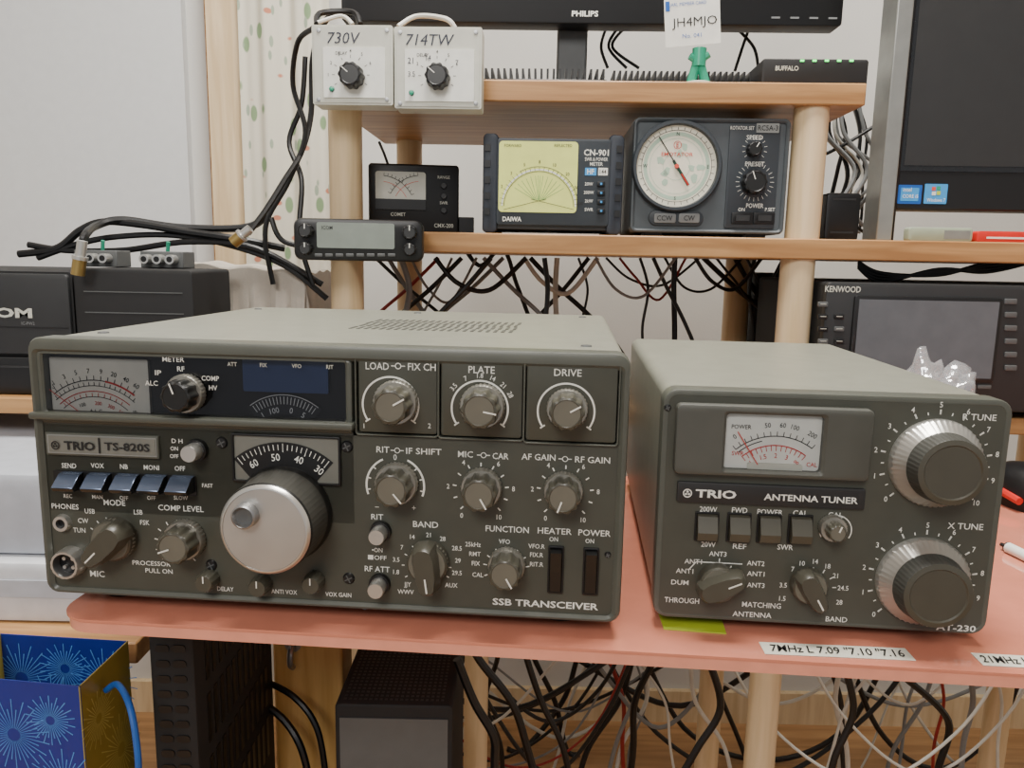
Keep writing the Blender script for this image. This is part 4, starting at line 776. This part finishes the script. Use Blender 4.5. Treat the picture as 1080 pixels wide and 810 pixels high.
p=U(309,690,.675); mb=MB(); mb.tube([p+Vector((0,.012,.01)),p+Vector((0,-.006,.008)),p+Vector((0,-.01,-.004)),p+Vector((0,-.002,-.012))],.003,'steel',8); mb.lathe(p.x,p.z+.01,[(0,0,'steel',0),(.008,0,'steel',0),(.008,.012,'steel',0)],n=16,y=p.y); mb.obj('metal_hook',label='small metal hook on the wooden desk leg',cat='hook')

# =====================================================================
# CABLES
# =====================================================================
def cable(pts,r=.0028,mt='cableblack',label='black cable hanging between the shelves',group=None):
    P=[U(a,b,c) for a,b,c in pts]
    for p in P: p.z=max(p.z,r+.001); p.y=min(p.y,WY-.014)
    mb=MB(); mb.tube([tuple(q) for q in P],r,mt,8,8); o=mb.obj('cable',label=label,cat='cable'); 
    if group: o['group']=group
    return o
lb='black coaxial cable arching over the black radios'
cable([(20,268,.86),(60,262,.86),(85,243,.86),(110,234,.86),(150,237,.86),(200,245,.86),(250,252,.86),(300,262,.88)],.0042,label=lb)
cable([(86,262,.80),(90,248,.80),(102,238,.84),(130,232,.86),(190,240,.87),(258,240,.87),(282,225,.87),(300,195,.88)],.0042,label=lb)
cable([(40,272,.86),(80,258,.86),(120,250,.86),(180,248,.865),(240,258,.865),(300,280,.865),(345,315,.87)],.0034,label=lb)
cable([(262,246,.80),(280,222,.82),(300,190,.85),(318,160,.88),(328,120,.9),(330,60,.9),(345,20,.88),(370,16,.87)],.0032,label='black cable rising beside the wooden post')
cable([(322,60,.9),(318,110,.9),(305,150,.9),(318,190,.88),(316,250,.86),(330,300,.86)],.003,label='black cable rising beside the wooden post')
cable([(330,30,.83),(314,45,.86),(309,90,.88),(322,140,.88),(305,190,.87),(280,240,.86),(288,300,.86)],.0028,label='black cable rising beside the wooden post')
cable([(334,26,.84),(338,14,.86),(372,13,.86),(380,26,.84)],.0030,label='black cable looping over the switch box')
cable([(335,24,.84),(360,17,.85),(372,26,.84)],.0022,'cablewhite',label='white cable looping over the switch box')
cable([(420,28,.85),(440,17,.86),(470,20,.85),(480,30,.85)],.0026,'cablewhite',label='pale cable looping over the switch box')
cable([(286,230,.86),(300,255,.86),(345,262,.87)],.003,label='black cable behind the mobile radio')
cable([(30,258,.86),(70,264,.86),(130,264,.86),(200,255,.86),(270,262,.86),(340,300,.87)],.0035,label=lb)
cable([(480,244,1.02),(505,280,1.03),(530,262,1.04),(545,300,1.05),(560,340,1.05)],.003)
random.seed(33)
gp='cables hanging under the lower shelf'
CN={'cableblack':'black','cablered':'dark red','cablegrey':'grey','cablewhite':'white'}
for i in range(30):
    x=395+i*14+random.uniform(-8,8); Y=random.uniform(.9,1.09); mt=random.choice(['cableblack']*8+['cablered','cablegrey','cablegrey','cablewhite'])
    q=random.random(); R_c=random.choice([.0018,.0024,.003,.0036])
    if q<.25:
        dx=random.uniform(50,110); cable([(x,272,Y),(x+dx*.25,random.uniform(292,305),Y),(x+dx*.6,random.uniform(300,318),Y+.01),(x+dx,272,Y)],R_c,mt,CN[mt]+' cable looping under the shelf',gp)
    elif q<.65:
        dx=random.choice([-1,1])*random.uniform(30,85); cable([(x,272,Y),(x+dx*.4,303,Y),(x+dx*.8,330,Y),(x+dx*1.2,362,Y),(x+dx*1.4,385,Y)],R_c,mt,CN[mt]+' cable slanting down under the shelf',gp)
    else:
        dx=random.uniform(-14,14); cable([(x,272,Y),(x+dx,305,Y),(x+dx*.3,345,Y),(x+dx*.5,380,Y)],R_c,mt,CN[mt]+' cable hanging under the shelf',gp)
for (a,b) in ((400,150),(640,150),(650,152)):
    cable([(a,b,1.13),(a+8,b+20,1.16),(a+20,b+60,1.16),(a+15,b+100,1.13)],.002,'cableblack','black cable hanging behind the meters')
for i in range(17):
    x=random.uniform(872,908); Y=random.uniform(.97,1.1); mt=random.choice(['cableblack','cableblack','cablegrey','cablewhite','cablegrey'])
    cable([(x,100,Y),(x+random.uniform(-12,18),140,Y),(x+random.uniform(0,35),180,Y),(x+random.uniform(-8,12),225,Y),(x+random.uniform(-10,20),246,Y)],random.choice([.0014,.002,.0026]),mt,'cable running down beside the wooden post','cables beside the computer')
cable([(872,162,.99),(895,150,1.0),(930,128,1.0)],.0022,label='black cable crossing behind the computer')
for x0_,s_ in ((648,30),(652,60),(640,-10)): cable([(x0_+s_*.1,30,1.06),(x0_-6,50,1.05),(x0_+4+s_*.3,72,1.05)],.002,label='black cable behind the monitor')
cable([(790,30,1.05),(783,50,1.05),(775,75,1.05)],.002,label='black cable behind the monitor'); cable([(775,28,1.05),(795,50,1.05),(800,75,1.05)],.002,label='black cable behind the monitor')
for i in range(4): cable([(905,276+i*2,.9),(930,288+i*3,.89),(990,290-i*2,.88),(1040,278+i*3,.89),(1090,276,.9)],.0022,label='black cable draped above the black radio')
gp='cable tangle under the desk'
for i in range(50):
    mt=random.choice(['cablewhite']*5+['cableblack']*5+['cablegrey']*2+(['cablered'] if i%3==0 else ['cableblack'])); x=random.uniform(480,1060); Y=random.uniform(.86,1.38); hang=random.random()<.55
    lb2=CN[mt]+' cable in the tangle under the desk'; R_c=random.choice([.003,.0042,.005]) if mt=='cableblack' else random.choice([.002,.003,.0036])
    if hang:
        s=random.uniform(-120,120); cable([(x,640,Y),(x+s*.2,690,Y),(x+s*.5+random.uniform(-15,15),740,Y),(x+s*.8,790,Y),(x+s,860,Y)],R_c,mt,lb2,gp)
    else:
        s=random.uniform(90,200)*random.choice([-1,1]); y0=random.uniform(720,800)
        cable([(x-s,650,Y),(x-s*.6,y0-30,Y),(x,y0+random.uniform(0,40),Y),(x+s*.6,y0-random.uniform(10,40),Y),(x+s,650,Y)],R_c,mt,lb2,gp)
cable([(482,695,.62),(500,740,.62),(520,775,.62),(522,800,.62),(520,840,.62)],.004,label='thick black cable beside the computer case')
cable([(745,690,.8),(760,745,.8),(735,790,.8),(700,850,.8)],.0042,label='thick black cable under the desk'); cable([(890,700,.8),(900,750,.8),(880,800,.8),(870,850,.8)],.004,label='thick black cable under the desk')
cable([(955,715,.9),(1000,760,.9),(990,810,.9),(985,850,.9)],.0045,'cableblack','thick black cable under the desk'); cable([(275,740,.66),(300,760,.65),(318,790,.64),(330,840,.64)],.0035,label='thick black cable beside the desk leg'); cable([(272,715,.67),(310,735,.65),(335,770,.64),(345,830,.64)],.003,label='black cable beside the desk leg')
def plug(p,q,Y,lab_):
    a=U(*p,Y); b=U(*q,Y); d=b-a; mb=MB(); mb.tube([a,a+d*.45],.0062,'brass',16,2); mb.tube([a+d*.45,a+d*.55],.0072,'silver',16,2); mb.tube([a+d*.55,b],.0046,'silver',16,2); mb.obj('coaxial_plug',label=lab_,cat='plug')
plug((82,290),(87,254),.735,'brass coaxial plug hanging in front of the black radio') ; plug((246,256),(264,241),.79,'silver coaxial plug lying above the grey cloth')

# =====================================================================
# LIGHT
# =====================================================================
def area(name,loc,size,e,rot,col=(1,.96,.90)):
    l=bpy.data.lights.new(name,'AREA'); l.size=size; l.energy=e; l.color=col; o=bpy.data.objects.new(name,l); sc.collection.objects.link(o); o.location=loc; o.rotation_euler=rot; return o
area('ceiling_light',(.1,.55,2.32),.6,52,(0,0,0))
area('fill_light',(-.5,-1.3,2.2),.8,38,(radians(50),0,radians(-12)),(1,.97,.93))  # added fill from behind the camera, no real lamp known there
w_=bpy.data.worlds.new('world'); sc.world=w_; w_.use_nodes=True; w_.node_tree.nodes['Background'].inputs[0].default_value=(.95,.96,1,1); w_.node_tree.nodes['Background'].inputs[1].default_value=.5
